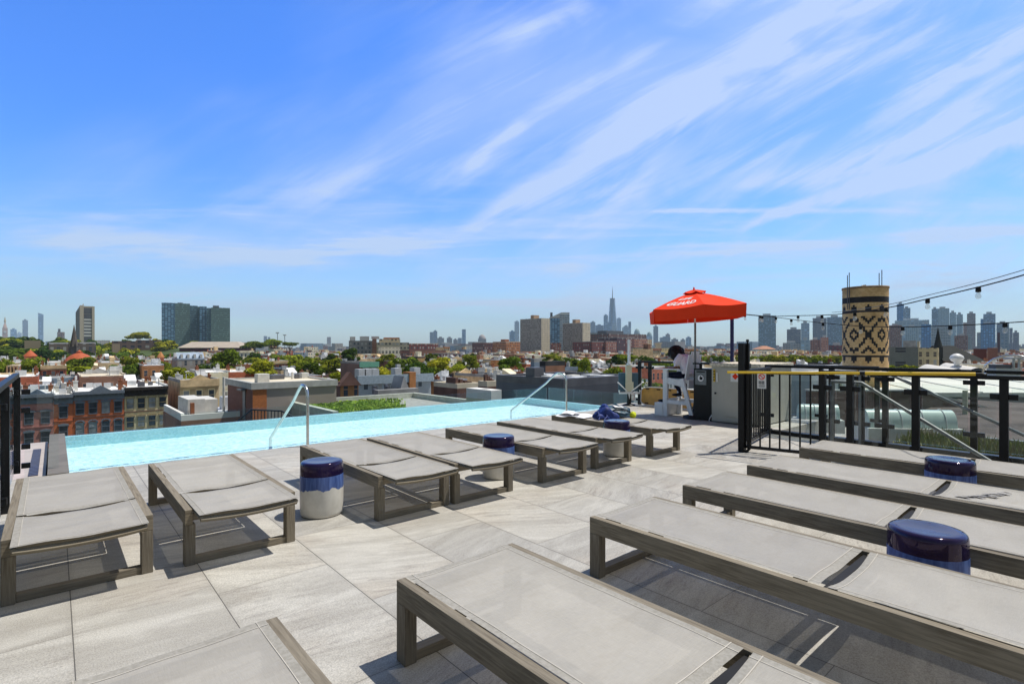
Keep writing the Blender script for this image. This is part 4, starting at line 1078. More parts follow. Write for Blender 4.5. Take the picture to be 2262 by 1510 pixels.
for i in range(34):
    wl=combos[(i*7)%len(combos)]; rf=rd.choice(('white','white','white','white','cream','cream','silver','grey','black'))
    PROT.append(make_house(wl,rf,rd.choice((5.6,6.2,6.8,7.6)),rd.choice((3,3,3,3,4)),100+i))

ZONES=[ # kept clear for buildings of their own: px0, px1, D0, D1
 (240,520,0,400) if 0 else (0,0,0,0)]
BLD=[] # filled with footprints (px0,px1,D0,D1) before the rows are laid
def spots():
    out=[]
    for k in range(-3,16):
        for (oy,face) in ((0,-1),(27,1)):
            yb=110+55*k+oy
            for sgn in (1,):
                x=-900
                rr=random.Random(k*17+oy)
                while x<1100:
                    p=rr.choice(PROT)
                    w=p['w']; x+=w
                    if rr.random()<.03: x+=rr.uniform(3,9)
                    if int(x/95)!=int((x-w)/95): x+=15
                    xm=x-w/2; ym=yb+6.5
                    D=xm*SA+ym*CA
                    if D<50: continue
                    px=(xm*CA-ym*SA)/D*FPX+CXP
                    if px<-70 or px>2330: continue
                    if px<500 and D<78: continue
                    if 370<px<520 and D<96: continue
                    if 500<=px<960 and D<112: continue
                    if 960<=px<1440 and D<64: continue
                    if px>=1440 and D<(110 if px<1640 else 150): continue
                    if px<420 and D>300: continue
                    if px<600 and D>400: continue
                    if yb==110 and -13<xm<15.5: continue
                    if D>820: continue
                    if any(a<px<b_ and c<D<d_ for a,b_,c,d_ in BLD): continue
                    if 1640<px<1870 and 200<D<330: continue
                    out.append((D,px,xm,yb,face,p,rr.random()))
    out.sort(key=lambda q:q[0]); return out
LM=((130,'left of the church spire'),(215,'below the banded concrete tower'),(350,'below the brown school block'),(515,'below the twin glass towers'),(640,'below the broad arena roof'),(760,'left of the cream terraced block'),(900,'below the cream terraced block'),(1060,'below the slim blue tower'),(1215,'below the left beige slab tower'),(1310,'below the right beige slab tower'),(1440,'below the spired skyscraper'),(1640,'behind the lifeguard'),(1870,'behind the tree belt'),(9999,'right of the patterned chimney'))
ORD=['nearest','second nearest','third nearest','fourth nearest','fifth nearest','sixth nearest','seventh nearest','eighth nearest','ninth nearest','tenth nearest','eleventh nearest','twelfth nearest','thirteenth nearest','fourteenth nearest','fifteenth nearest','farthest']
cnt={}
def lay_rows():
    sp=spots(); ones=sp[:298]; rest=sp[298:]
    for (D,px,xm,yb,face,p,r) in ones:
        o=dup(p['o'])
        o.location=(xm, yb if face<0 else yb+13, GZ+(r-.5)*1.2); o.rotation_euler=(0,0,0 if face<0 else pi)
        lm=next(s for lim,s in LM if px<lim); key=(p['wall'],p['roof'],lm); c=cnt.get(key,0); cnt[key]=c+1
        o['label']='%s row house, %s roof, %s of kind %s'%(p['wall'],p['roof'],ORD[min(c,15)],lm)
        o['category']='house'; o['group']='row houses of the old streets'
    # everything farther off reads as one mass of roofs
    mats=[FM[k] for k in W8]+[PM[k] for k in W8]+[RM[k] for k in RM]; wk=list(W8); rk=list(RM)
    b=MB(); r=random.Random(4)
    for (D,px,xm,yb,face,p,q) in rest:
        w=p['w']; h=p['h']+(q-.5)*2.2; wi=wk.index(p['wall']); ri=2*len(wk)+rk.index(p['roof'])
        if r.random()<.04: h+=r.uniform(2,6)
        z0=hillz(xm,yb)-1 if px<620 else GZ
        b.box(xm-w/2,xm+w/2,yb,yb+13,z0,z0+h,wi,top=ri,side=wi+len(wk),bottom=False)
        if D<600:
            b.box(xm-w/2,xm+w/2,yb-.4 if face<0 else yb+13.01,yb-.01 if face<0 else yb+13.4,z0+h-.8,z0+h+.4,len(wk)+r.randrange(len(wk)),bottom=False)
            x=xm+r.choice((-1,1))*(w/2-.4); y=yb+r.uniform(2,11); b.box(x-.35,x+.35,y-.6,y+.6,z0+h,z0+h+r.uniform(1,2.2),len(wk)+r.choice((0,1,3,5,7)),bottom=False)
            if r.random()<.6:
                x=xm+r.uniform(-1,1); y=yb+r.uniform(3,9); b.box(x-1.1,x+1.1,y-1.6,y+1.6,z0+h,z0+h+r.uniform(1.8,2.8),len(wk)+r.choice((1,3,5,7,4)),bottom=False)
    b.build('distant_roofs',mats,label='far sea of row house roofs and walls towards the horizon',cat='roofs',kind='stuff')
    for p in PROT:
        for o in [p['o']]+kids(p['o']): bpy.data.objects.remove(o)

# ------------------------------------------------------------------ buildings of their own
def corner(pc,pl,pr,D):
    """footprint on the street grid: near corner on bearing pc, left wall seen to pl, front wall to pr"""
    x0,y0,_=at(pc,D); tl=(pl-CXP)/FPX; tr=(pr-CXP)/FPX
    y1=(CA-SA*tl)*x0/(CA*tl+SA); x1=(CA*tr+SA)*y0/(CA-SA*tr)
    return x0,y0,x1,y1
def block(name,label,pc,pl,pr,D,py,front,side,roof,cat='building',base=GZ,parapet=None,depth=None,width=None,plant=None,group=None,cornice=None,reserve=True):
    x0,y0,x1,y1=corner(pc,pl,pr,D) if width is None else (lambda c:(c[0],c[1],c[0]+width,c[1]+depth))(at(pc,D))
    if depth and width is None: y1=y0+depth
    zt=zat(py,x0*SA+y0*CA); w=x1-x0; d=y1-y0; h=zt-base
    t=empty(name,(x0,y0,base),0,label,cat,group)
    MB().box(0,w,0,d,0,h,0,top=1,side=1 if side is None else 2).build('wall',[front,side or front,side or front] if side is None else [front,roof,side],t)
    r=MB()
    e=.3; ph=.45
    r.box(e,w-e,e,d-e,h-.03,h+.02); r.build('roof',roof,t)
    p=MB(); p.box(0,w,0,e-.003,h+.003,h+ph); p.box(0,w,d-e+.003,d,h+.003,h+ph); p.box(0,e-.003,e,d-e,h+.003,h+ph); p.box(w-e+.003,w,e,d-e,h+.003,h+ph); p.build('parapet',parapet or roof,t)
    if cornice: MB().box(-.25,w+.25,-.35,-.003,h-.7,h+.5).build('cornice',cornice,t)
    if plant:
        for (a,b_,c,d_,hh,mt) in plant: MB().box(w*a,w*b_,d*c,d*d_,h+.021,h+hh).build('rooftop_unit',M[mt] if isinstance(mt,str) else mt,t)
    if reserve: BLD.append((min(pl,pc)-3,pr+3,D-14,max(D,x1*SA+y1*CA)+8))
    return t,w,d,h
def tower(name,label,p0,p1,py,D,mt,base=None,depth=.8,twist=0,plant=None,cat='tower',group=None,py0=None):
    """free-standing block square to the view, at its own distance"""
    tt=((p0+p1)/2-CXP)/FPX; w=(p1-p0)*D/FPX/sqrt(1+tt*tt); x,y,_=at((p0+p1)/2,D); zb=GZ if base is None else base; zt=zat(py,D); h=zt-zb
    t=empty(name,(x,y,zb),-YAW-math.atan(tt)+twist*.4,label,cat,group); dd=w*depth
    MB().box(-w/2,w/2,0,dd,0,h,0).build('wall',mt,t)
    if plant:
        for (a,b_,hh,m2) in plant: MB().box(-w/2+w*a,-w/2+w*b_,dd*.2,dd*.8,h+.01,h+hh).build('rooftop_unit',m2,t)
    if D<1400: BLD.append((p0-3,p1+3,D-10,D+dd+5))
    return t,w,dd,h
def F(name,*a,**k): return facade_mat(name,*a,**k)

# the facade row across the street, at left
def window(t, x, z, w, h, hoodmat, arched=False, pane='pane', y=0):
    f=MB(); e=.07
    f.box(x-w/2-e,x+w/2+e,y-.10,y-.003,z-.10,z-.001); f.box(x-w/2-e,x-w/2,y-.08,y-.003,z,z+h); f.box(x+w/2,x+w/2+e,y-.08,y-.003,z,z+h); f.box(x-w/2,x+w/2,y-.075,y-.02,z+h*.48,z+h*.53)
    if arched:
        n=8; R=w/2+.20
        for k in range(n):
            a0=pi*k/n; a1=pi*(k+1)/n
            q=[(x+R*cos(a),z+h-.12+.75*R*sin(a)) for a in (a0,a1)]+[(x+w/2*cos(a),z+h-.12+.8*w/2*sin(a)) for a in (a1,a0)]
            f.face([(p[0],y-.16,p[1]) for p in q][::-1],0); f.face([(q[0][0],y-.16,q[0][1]),(q[1][0],y-.16,q[1][1]),(q[1][0],y,q[1][1]),(q[0][0],y,q[0][1])],0)
    else:
        f.prism([(x-w/2-.22,z+h+.02),(x+w/2+.22,z+h+.02),(x+w/2+.15,z+h+.28),(x,z+h+.42),(x-w/2-.15,z+h+.28)],y-.22,y-.003)
    o=f.build('window',hoodmat,t)
    MB().box(x-w/2,x+w/2,y-.03,y-.006,z,z+h).build('pane',M[pane],o)
def facade_house(label,x0,x1,z_top,wall,cornm,cols,arched=(),pediment=False,mansard=None,yb=110,trimm=None,roof='white',side=None):
    w=x1-x0; h=z_top-GZ; t=empty('row_house',(x0,yb,GZ),0,label,'house','tall fronted houses across the street')
    r=random.Random(int(x0*10)+500)
    cor=1.35
    b=MB(); b.box(0,w,0,13,0,h,0,top=1,side=2); b.build('wall',[wall,RM[roof],side or wall],t)
    b=MB(); b.box(.2,w-.2,.2,12.8,h-.02,h+.03); b.box(0,.2,0,13,h+.002,h+.4); b.box(w-.2,w,0,13,h+.002,h+.4); b.build('roof',RM[roof],t)
    c=MB(); c.box(0,w,-.12,-.003,h-cor,h-.35); c.box(-.02,w+.02,-.62,-.004,h-.35,h+.15)
    for k in range(int(w/.55)): c.box(.2+k*.55,.34+k*.55,-.5,-.121,h-.62,h-.351)
    if pediment: c.prism([(w*.30,h+.151),(w*.74,h+.151),(w*.52,h+1.05)],-.58,-.1)
    c.build('cornice',cornm,t)
    if mansard:
        mm=MB(); mm.face([(0,-.05,h-2.6),(w,-.05,h-2.6),(w,1.0,h+.2),(0,1.0,h+.2)],0); mm.prism([(w*.2,h+.1),(w*.8,h+.1),(w*.5,h+.9)],-.3,.9); mm.build('mansard',mansard,t)
    for fi in range(4):
        z=h-cor-2.15-fi*3.1 - (.9 if mansard else 0)
        for k in range(cols):
            x=w*(k+.5)/cols
            window(t,x,z,.95,1.75,trimm or cornm,fi in arched,'panelight' if r.random()<.45 else 'pane')
    s=MB()
    for fi in range(3):
        z=h-cor-2.75-fi*3.1-(.9 if mansard else 0); s.box(0,w,-.10,-.002,z,z+.16)
    s.build('string_course',side or wall,t)
    i=len(kids(t)); roof_clutter(t,w,13,h,int(x0*7)+9)
    for o in kids(t)[i:]: o.location=(w/2,0,0)
    return t
redb=F('bright_red_brick',(.50,.135,.05),brick=True,bw=50,ww=0,vary=.15); pinkb=F('rose_brick',(.42,.18,.15),brick=True,bw=50,ww=0); yel=F('yellow_stone',(.66,.55,.33),brick=True,bw=50,ww=0); dkb=F('dark_party_brick',(.14,.07,.05),brick=True,bw=50,ww=0)
bg_=mat('blue_grey_paint',(.15,.175,.21),.7,var=.1); dcor=mat('black_brown_paint',(.035,.028,.025),.7); slate=mat('blue_slate',(.10,.14,.19),.6,var=.2,vs=4)
ZF=zat(868,84)
facade_house('dark rose brick house at the very left behind the railing glass',-12.2,-3.95,ZF-.2,pinkb,bg_,4,roof='grey')
facade_house('rose brick house with blue slate mansard and two window columns',-3.9,-.1,ZF-.1,pinkb,bg_,2,mansard=slate,trimm=bg_)
facade_house('narrow red brick house with a single column of windows',-.06,2.25,ZF-.35,redb,bg_,1,trimm=bg_)
facade_house('bright red brick house with a grey pediment cornice and arched lower windows',2.3,8.9,ZF,redb,bg_,4,arched=(1,2,3),pediment=True,trimm=bg_,side=dkb)
facade_house('pale yellow stone house with a black cornice and four window columns',8.95,15.1,ZF+.35,yel,dcor,4,trimm=mat('ochre_stone_trim',(.33,.27,.15),.8),side=dkb)

# the flat roofed building just beyond the pool, brick and taupe panels
def near_building():
    x0,y0,x1,y1=corner(558,503,743,32.0); zt=zat(860,32); w=x1-x0; d=y1-y0; h=zt-GZ
    t=empty('rooftop_building',(x0,y0,GZ),0,'taupe panelled building with a brick corner and white roof, left behind the pool','building')
    MB().box(0,w,0,d,0,h,0,top=1,side=2).build('wall',[mat('taupe_panel',(.33,.285,.245),.7,var=.05,vs=.8),RM['white'],F('dark_brown_brick',(.16,.06,.035),brick=True,bw=50,ww=0)],t)
    MB().box(0,.80,-.03,-.004,0,h-.02).build('brick_pier',F('orange_brick',(.42,.14,.04),brick=True,bw=50,ww=0),t)
    p=MB(); p.box(-.10,w+.06,-.10,.22,h+.003,h+.40); p.box(-.10,.2,.221,d,h+.003,h+.40); p.box(w-.2,w+.06,.221,d,h+.003,h+.4); p.box(-.1,w+.06,d+.001,d+.2,h+.003,h+.4); p.build('parapet',mat('pale_grey_coping',(.42,.42,.39),.7),t)
    MB().box(.2,w-.2,.22,d,h+.002,h+.30).build('roof',RM['cream'],t)
    b=MB(); b.box(-.04,.02,d*.30-.28,d*.30+.28,h-4,h-.15); b.box(-.35,-.0405,d*.3-.5,d*.3+.4,h-.15,h-.05); b.build('duct',M['steel_dull'],t)
    for (a,c,s,hh,m_) in ((.20,.30,.36,.55,'trimwhite'),(.55,.8,.42,.32,'darkmetal'),(.72,.7,.07,.5,'trimwhite'),(.80,.75,.15,.35,'darkmetal'),(.92,.8,.26,.4,'trimwhite')):
        MB().box(w*a-s,w*a+s,d*c-s,d*c+s,h+.301,h+.3+hh).build('vent_box',M[m_],t,bevel=.03)
near_building()
# lower neighbour with stairs and a black handrail in front
x,y,_=at(462,33)
t=empty('low_roof_building',(x,y,GZ),0,'low brown brick building with white walls and roof left of the taupe one','building'); zt=zat(925,33)-GZ
MB().box(-1.5,5.2,0,7,0,zt,0,top=1).build('wall',[PM['brown brick'],RM['silver']],t)
MB().box(-.9,.05,1.5,5,zt+.002,zt+1.15).build('stair_housing',M['trimwhite'],t); MB().box(.1,.9,2,5,zt+.002,zt+1.05).build('stair_housing',M['trimwhite'],t); MB().box(-.8,-.6,1.1,1.4,zt+.002,zt+.95).build('chimney',M['brickchim'],t)
b=MB(); b.box(1.9,5.2,2.5,2.7,zt+.002,zt+.7); b.box(-1.49,-1.3,.2,6.8,zt+.002,zt+.45); b.box(-1.5,5.2,.002,.2,zt+.002,zt+.35); b.build('parapet',RM['white'],t)
MB().tube([(.95,.6,zt-1),(.95,.6,zt+2.55)],.075,10).build('flue',M['trimwhite'],t)
for (a,c,s) in ((2.6,4,.35),(3.6,4.6,.3),(2.2,5.4,.4)): MB().box(a-s,a+s,c-s,c+s,zt+.002,zt+.9).build('vent_box',M['metalbox'],t,bevel=.03)
# black balustrade in front of the taupe building
A=Vector(at(555,20,0)); B=Vector(at(622,19.6,0)); zr=zat(903,20)
dx=B-A; t=empty('black_balustrade',(A.x,A.y,zr-1.1),atan2(dx.y,dx.x),'black metal balustrade of a lower stair just beyond the pool','balustrade'); L_=dx.length
MB().box(0,L_,-.025,.025,1.05,1.1).build('handrail',M['black'],t); 
for k in range(10): MB().box(L_*k/9-.011,L_*k/9+.011,-.011,.011,0,1.049).build('baluster',M['black'],t)
MB().tube([(L_,0,1.07),(L_+.5,.1,.85),(L_+.5,.1,0)],.03,6).build('end_rail',M['black'],t); MB().tube([(0,0,1.07),(-1.0,0,.35)],.025,6).build('sloping_rail',M['black'],t)
# glass screen outside the infinity edge
def screen(p0,p1,n,z0,z1,lab):
    dx,dy=p1[0]-p0[0],p1[1]-p0[1]; ln=sqrt(dx*dx+dy*dy); t=empty('glass_screen',(p0[0],p0[1],0),atan2(dy,dx),lab,'glass screen','low glass screens outside the pool edge')
    for k in range(n): MB().box(ln*k/n+.01,ln*(k+1)/n-.01,-.006,.006,z0,z1).build('glass_panel',M['glass2'],t)
    MB().box(0,ln,-.03,.03,z0-.06,z0-.001).build('base_channel',M['steel_dull'],t)
screen((.3,12.65),(12.5,12.65),9,-1.2,.085,'long low glass screen outside the far pool edge')
screen((12.52,12.6),(12.52,8.1),4,-1.2,.10,'low glass screen outside the right end of the pool')
# green roof terrace
t=empty('green_roof_terrace',(at(790,33)[0],at(790,33)[1],GZ),0,'lower roof terrace planted with bright green sedum behind the pool','roof terrace')
zt=zat(893,33)-GZ
MB().box(-3.0,6.5,-3.5,4.2,0,zt-.25).build('wall',M['concrete'],t)
b=MB(); b.box(-3.0,6.5,3.9,4.2,zt-.249,zt+.12); b.box(6.2,6.5,-3.5,3.899,zt-.249,zt+.12); b.box(-3.0,-2.7,-3.5,3.899,zt-.249,zt+.12); b.build('parapet',mat('sage_grey_coping',(.46,.49,.42),.8),t)
b=MB(); r=random.Random(8)
for k in range(5200):
    x=r.uniform(-2.6,2.6 if k%3 else 5.2); y=r.uniform(-3.3,3.7); 
    if x>1.2+(y+3.3)*.5+r.uniform(-.6,.6): continue
    a=r.uniform(0,pi); s=r.uniform(.05,.12); hh=r.uniform(.06,.2)
    b.face([(x-cos(a)*s,y-sin(a)*s,zt-.25),(x+cos(a)*s,y+sin(a)*s,zt-.25),(x+cos(a)*s*.7+r.uniform(-.05,.05),y+sin(a)*s*.7,zt-.25+hh),(x-cos(a)*s*.7,y-sin(a)*s*.7+r.uniform(-.05,.05),zt-.25+hh)])
b.build('sedum',mat('sedum_green',(.30,.42,.05),.8,var=.45,vs=1.6),t,kind='stuff')
# brown house, blue fronted row and dark roofs at mid distance
t,w,d,h=block('gabled_house','small brown timber house with a red brown gable behind the taupe building',752,742,790,62,852,F('orange_timber',(.38,.19,.07),bw=1.3,fh=2.6,ww=.4,wh=.6),PM['dark brick'],PM['brown brick'],cat='house')
MB().prism([(-.3,h),(w+.3,h),(w/2,h+1.6)],-.4,d*.5).build('gable_roof',PM['dark brick'],t)
bluef=F('pale_blue_front',(.36,.41,.43),bw=2.2,fh=4.2,ww=.28,wh=.5,v0=.2,curtain=.1)
t,w,d,h=block('blue_fronted_building','long pale blue fronted building with a tall cornice and dark narrow windows',792,786,952,74,838,bluef,PM['rust brown'],RM['grey'],cornice=mat('powder_blue_cornice',(.30,.37,.42),.7))
MB().box(w*.66,w*.75,-.5,1.5,h-3.5,h+.8).build('chimney_wall',PM['rust brown'],t)
for a in (.12,.2,.30,.62,.9): MB().box(w*a,w*a+1.1,3,4.4,h+.02,h+1.3).build('vent_box',M['metalbox'],t)
t,w,d,h=block('low_grey_building','low grey rendered building cluttered with dark roof vents',835,826,925,44,874,PM['grey'],None,RM['grey'])
for k in range(9): MB().box(w*(.05+.1*k),w*(.05+.1*k)+.28,1+(k%3)*.8,1.5+(k%3)*.8,h+.02,h+.5+.2*(k%2)).build('vent_box',M['darkmetal'],t)
b=MB(); b.prism([(w*.62,h),(w*.92,h),(w*.74,h+1.5)],.8,2.6); b.build('gable_dormer',PM['grey'],t)
for i,(pc,pl,pr,D,py,c,lab) in enumerate(((1010,958,1060,50,846,'dark brick','dark brown stepped party walls with white parapets behind the pool'),(1076,1056,1100,44,842,'dark brick','dark brown building with a slanted parapet left of the charcoal one'))):
    t,w,d,h=block('stepped_building',lab,pc,pl,pr,D,py+12,PM[c],None,RM['white'],parapet=RM['cream'])
    b=MB()
    for k in range(4): b.box(w*.2*k+.1,w*.2*k+.4,.4,d*.5,h+.46,h+1.0-.15*k)
    b.build('party_wall',PM['dark brick'],t)
t,w,d,h=block('cream_annex','cream rendered annex with a white vent hood, seen through the low glass',1085,1030,1108,24,884,mat('cream_render',(.62,.58,.38),.85,var=.08,vs=1),None,RM['white'])
MB().box(w*.2,w*.8,.5,1.2,h+.02,h+.45).build('vent_hood',M['trimwhite'],t,bevel=.08)
# charcoal building right of centre
t,w,d,h=block('charcoal_building','charcoal clad building with a broad gravel roof right of centre, above the pool',1245,1096,1400,30,854,mat('charcoal_cladding',(.085,.09,.105),.7,var=.08,vs=1),mat('blue_grey_cladding',(.125,.14,.165),.7,var=.06,vs=1),mat('roof_gravel',(.30,.30,.28),.95,var=.5,vs=2.5),parapet=M['darkmetal'])
r=random.Random(21)
for k in range(34):
    x=r.uniform(.6,w-.8); y=r.uniform(.8,d-.8); s=r.uniform(.12,.42)
    MB().box(x-s*1.3,x+s*1.3,y-s,y+s,h+.021,h+.1+s*r.uniform(.6,1.3)).build('vent_box',M[r.choice(('metalbox','metalbox','trimwhite','darkmetal'))],t,bevel=.02)
MB().box(w*.02,w*.14,d*.42,d*.55,h+.021,h+1.0).build('stair_bulkhead',M['darkmetal'],t)
t2_,w,d,h=block('dark_penthouse','black and brown penthouse box above the charcoal roof',1205,1192,1248,52,808,PM['brown brick'],M['darkmetal'],RM['black'])
block('blue_grey_gable','tall narrow blue grey wall beside the big round tree',1180,1172,1196,66,800,PM['slate blue'],None,RM['grey'])
# ------------------------------------------------------------------ landmarks on the skyline
conc=F('banded_concrete',(.42,.36,.28),bw=90,fh=5.2,ww=.62,wh=.42,glass=(.06,.055,.05),curtain=0,v0=.3)
t,w,dd,h=block('campus_tower','tall concrete tower with white and dark window bands above the trees at left',176,167,209,700,676,mat('warm_concrete',(.46,.39,.28),.8,var=.05,vs=.1),mat('shaded_concrete',(.30,.25,.19),.8,var=.05,vs=.1),RM['grey'],cat='tower',base=-2)  # left wall: same concrete, its shaded side painted in as a darker colour
CX_=w/2
bd=MB(); dk=MB()
n=10
for k in range(n):
    z0=h*(.08+.074*k); (bd if 2<k<9 else dk).box(-w*.22,w*.30,-.35,-.02,z0,z0+h*.04); dk.box(-w*.22,w*.30,-.30,-.02,z0+h*.041,z0+h*.073)
dk.box(-w*.22,w*.30,-.30,-.02,h*.83,h*.97)
for q_ in (bd,dk): q_.v=[(v[0]+w/2,v[1],v[2]) for v in q_.v]
bd.build('white_band',M['trimwhite'],t); dk.build('window_band',M['darkmetal'],t)
p=MB(); p.box(-w*.5,-w*.24,-.9,-.02,0,h+1.2); p.box(w*.32,w*.5,-.9,-.02,0,h+.1); p.box(-w*.30,-w*.24,-.2,2,h+1.2,h+3.2); p.v=[(v[0]+w/2,v[1],v[2]) for v in p.v]; p.build('pier',mat('light_concrete',(.50,.43,.33),.8),t)
# twin glass towers
gl1=F('teal_glass_grid',(.05,.10,.12),glass=(.12,.22,.27),bw=2.2,fh=3.3,ww=.74,wh=.5,metal=1,curtain=.3,rough=.5,gl_rough=.12); gl2=F('green_glass_grid',(.10,.155,.145),glass=(.20,.31,.29),bw=2.0,fh=3.3,ww=.6,wh=.4,metal=1,curtain=.25,rough=.5); gl3=F('blue_glass_grid',(.03,.08,.15),glass=(.20,.36,.50),bw=4.4,fh=3.3,ww=.78,wh=.5,metal=1,curtain=.45,rough=.3,gl_rough=.1)
def multi(name,label,segs,D,base,cat='tower',group=None,plants=()):
    pm=(segs[0][0]+segs[-1][1])/2; tt=(pm-CXP)/FPX; x,y,_=at(segs[0][0],D); t=empty(name,(x,y,base),-YAW-math.atan(tt),label,cat,group)
    for (p0,p1,py,off,dep,mt) in segs:
        s=D/FPX/sqrt(1+tt*tt); x0=(p0-segs[0][0])*s; x1=(p1-segs[0][0])*s; MB().box(x0,x1,off,off+dep,0,zat(py,D)-base).build('wing',mt,t)
    for (p0,p1,py,pyb,off,mt) in plants:
        s=D/FPX/sqrt(1+tt*tt); MB().box((p0-segs[0][0])*s,(p1-segs[0][0])*s,off,off+5,zat(pyb,D)-base+.01,zat(py,D)-base).build('rooftop_unit',mt,t)
    return t
multi('glass_tower','left one of the twin dark glass towers, stepped top, above the arena roof',[(357,386,668,0,26,gl3),(386.2,420,668,2.5,26,gl2),(420.2,438,672,5,24,gl1),(438.2,447,674,6,22,gl2)],900,-4,group='twin glass towers on the hill',plants=[(392,404,666,668,8,M['darkmetal'])])
multi('glass_tower','right one of the twin dark glass towers, slightly lower with a black roof unit',[(440,456,675,14,20,gl3),(456.2,466,679,3,20,gl1),(466.2,509,678,0,24,gl2)],905,-4,group='twin glass towers on the hill',plants=[(470,484,673,678,6,M['darkmetal'])])
# beige slabs
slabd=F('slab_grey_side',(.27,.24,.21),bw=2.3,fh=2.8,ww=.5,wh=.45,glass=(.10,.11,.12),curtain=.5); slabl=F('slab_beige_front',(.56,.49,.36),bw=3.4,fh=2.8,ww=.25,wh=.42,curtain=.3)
for (pc,pl,pr,py,lab) in ((1196,1149,1215,703,'left of the two beige slab towers, right of the low orange brick block'),(1287,1243,1304,713,'right of the two beige slab towers, left of the white office blocks')):
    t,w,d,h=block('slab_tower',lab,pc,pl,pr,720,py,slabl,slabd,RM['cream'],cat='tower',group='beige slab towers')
    MB().box(w*.2,w*.8,d*.42,d*.58,h+.021,h+5.5).build('rooftop_unit',mat('brick_unit_%d'%pc,(.36,.25,.17),.8),t)
gw=F('white_banded_glass',(.50,.53,.56),glass=(.10,.16,.20),bw=4,fh=3.4,ww=.9,wh=.55,metal=1,curtain=.3)
t,w,dd,h=tower('glass_tower','white and blue glass tower with a sloping crown between the beige slabs',1213,1258,702,860,gl3,depth=.7)
MB().box(w*.02,w*.5,-3,-.02,0,h+6).build('white_wing',gw,t); b=MB(); b.prism([(-w*.5,h),(w*.3,h),(w*.3,h+9),(w*.1,h+9)],0,dd*.8); b.box(w*.3,w*.5,0,dd*.8,h+6.01,h+9); b.build('sloping_crown',M['trimwhite'],t)
MB().box(-w*.45,-w*.33,2,6,h+.01,h+9).build('rooftop_unit',M['darkmetal'],t)
# spired skyscraper and its neighbours, across the river
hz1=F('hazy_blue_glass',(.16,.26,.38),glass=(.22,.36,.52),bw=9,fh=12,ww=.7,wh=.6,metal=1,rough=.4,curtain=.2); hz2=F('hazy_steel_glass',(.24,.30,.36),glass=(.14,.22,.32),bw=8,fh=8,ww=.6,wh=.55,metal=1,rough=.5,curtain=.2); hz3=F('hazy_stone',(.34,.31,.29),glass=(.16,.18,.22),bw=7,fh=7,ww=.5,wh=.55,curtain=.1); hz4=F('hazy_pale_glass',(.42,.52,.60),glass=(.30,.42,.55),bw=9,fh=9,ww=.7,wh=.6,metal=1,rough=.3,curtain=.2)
D=4600; x,y,_=at(1353,D); t=empty('skyscraper',(x,y,GZ),-YAW+.35,'tallest blue skyscraper with a needle spire','tower')
s=D/FPX; h=(HYP-661)*s+EYE-GZ; W=19*s/2*.93
b=MB(); lo=[(-W,-W),(W,-W),(W,W),(-W,W)]; hi=[(0,-W*.98),(W*.98,0),(0,W*.98),(-W*.98,0)]; zb=60; k_=.70
hi=[(a*k_*1.05,c*k_*1.05) for a,c in hi]
for k in range(4):
    a=lo[k]; c=lo[(k+1)%4]; e=hi[k]; f_=hi[(k+1)%4]
    b.face([(a[0],a[1],0),(c[0],c[1],0),(c[0],c[1],zb),(a[0],a[1],zb)],0,[(0,0),(2*W,0),(2*W,zb),(0,zb)])
    b.face([(a[0],a[1],zb),(c[0],c[1],zb),(e[0],e[1],h)],0,[(0,zb),(2*W,zb),(W,h)]); b.face([(c[0],c[1],zb),(f_[0],f_[1],h),(e[0],e[1],h)],1,[(2*W,zb),(W*2,h),(W,h)])
b.face([(q[0],q[1],h) for q in hi],1); b.build('glass_shaft',[hz1,hz2],t)
MB().lathe([(W*.62,h+.1),(W*.66,h+9),(W*.5,h+9.5)],16).build('crown_ring',M['steel_dull'],t); MB().tube([(0,0,h),(0,0,h+60),(0,0,h+(661-632)*s)],[4.5,3,.6],8).build('spire',M['steel_dull'],t)
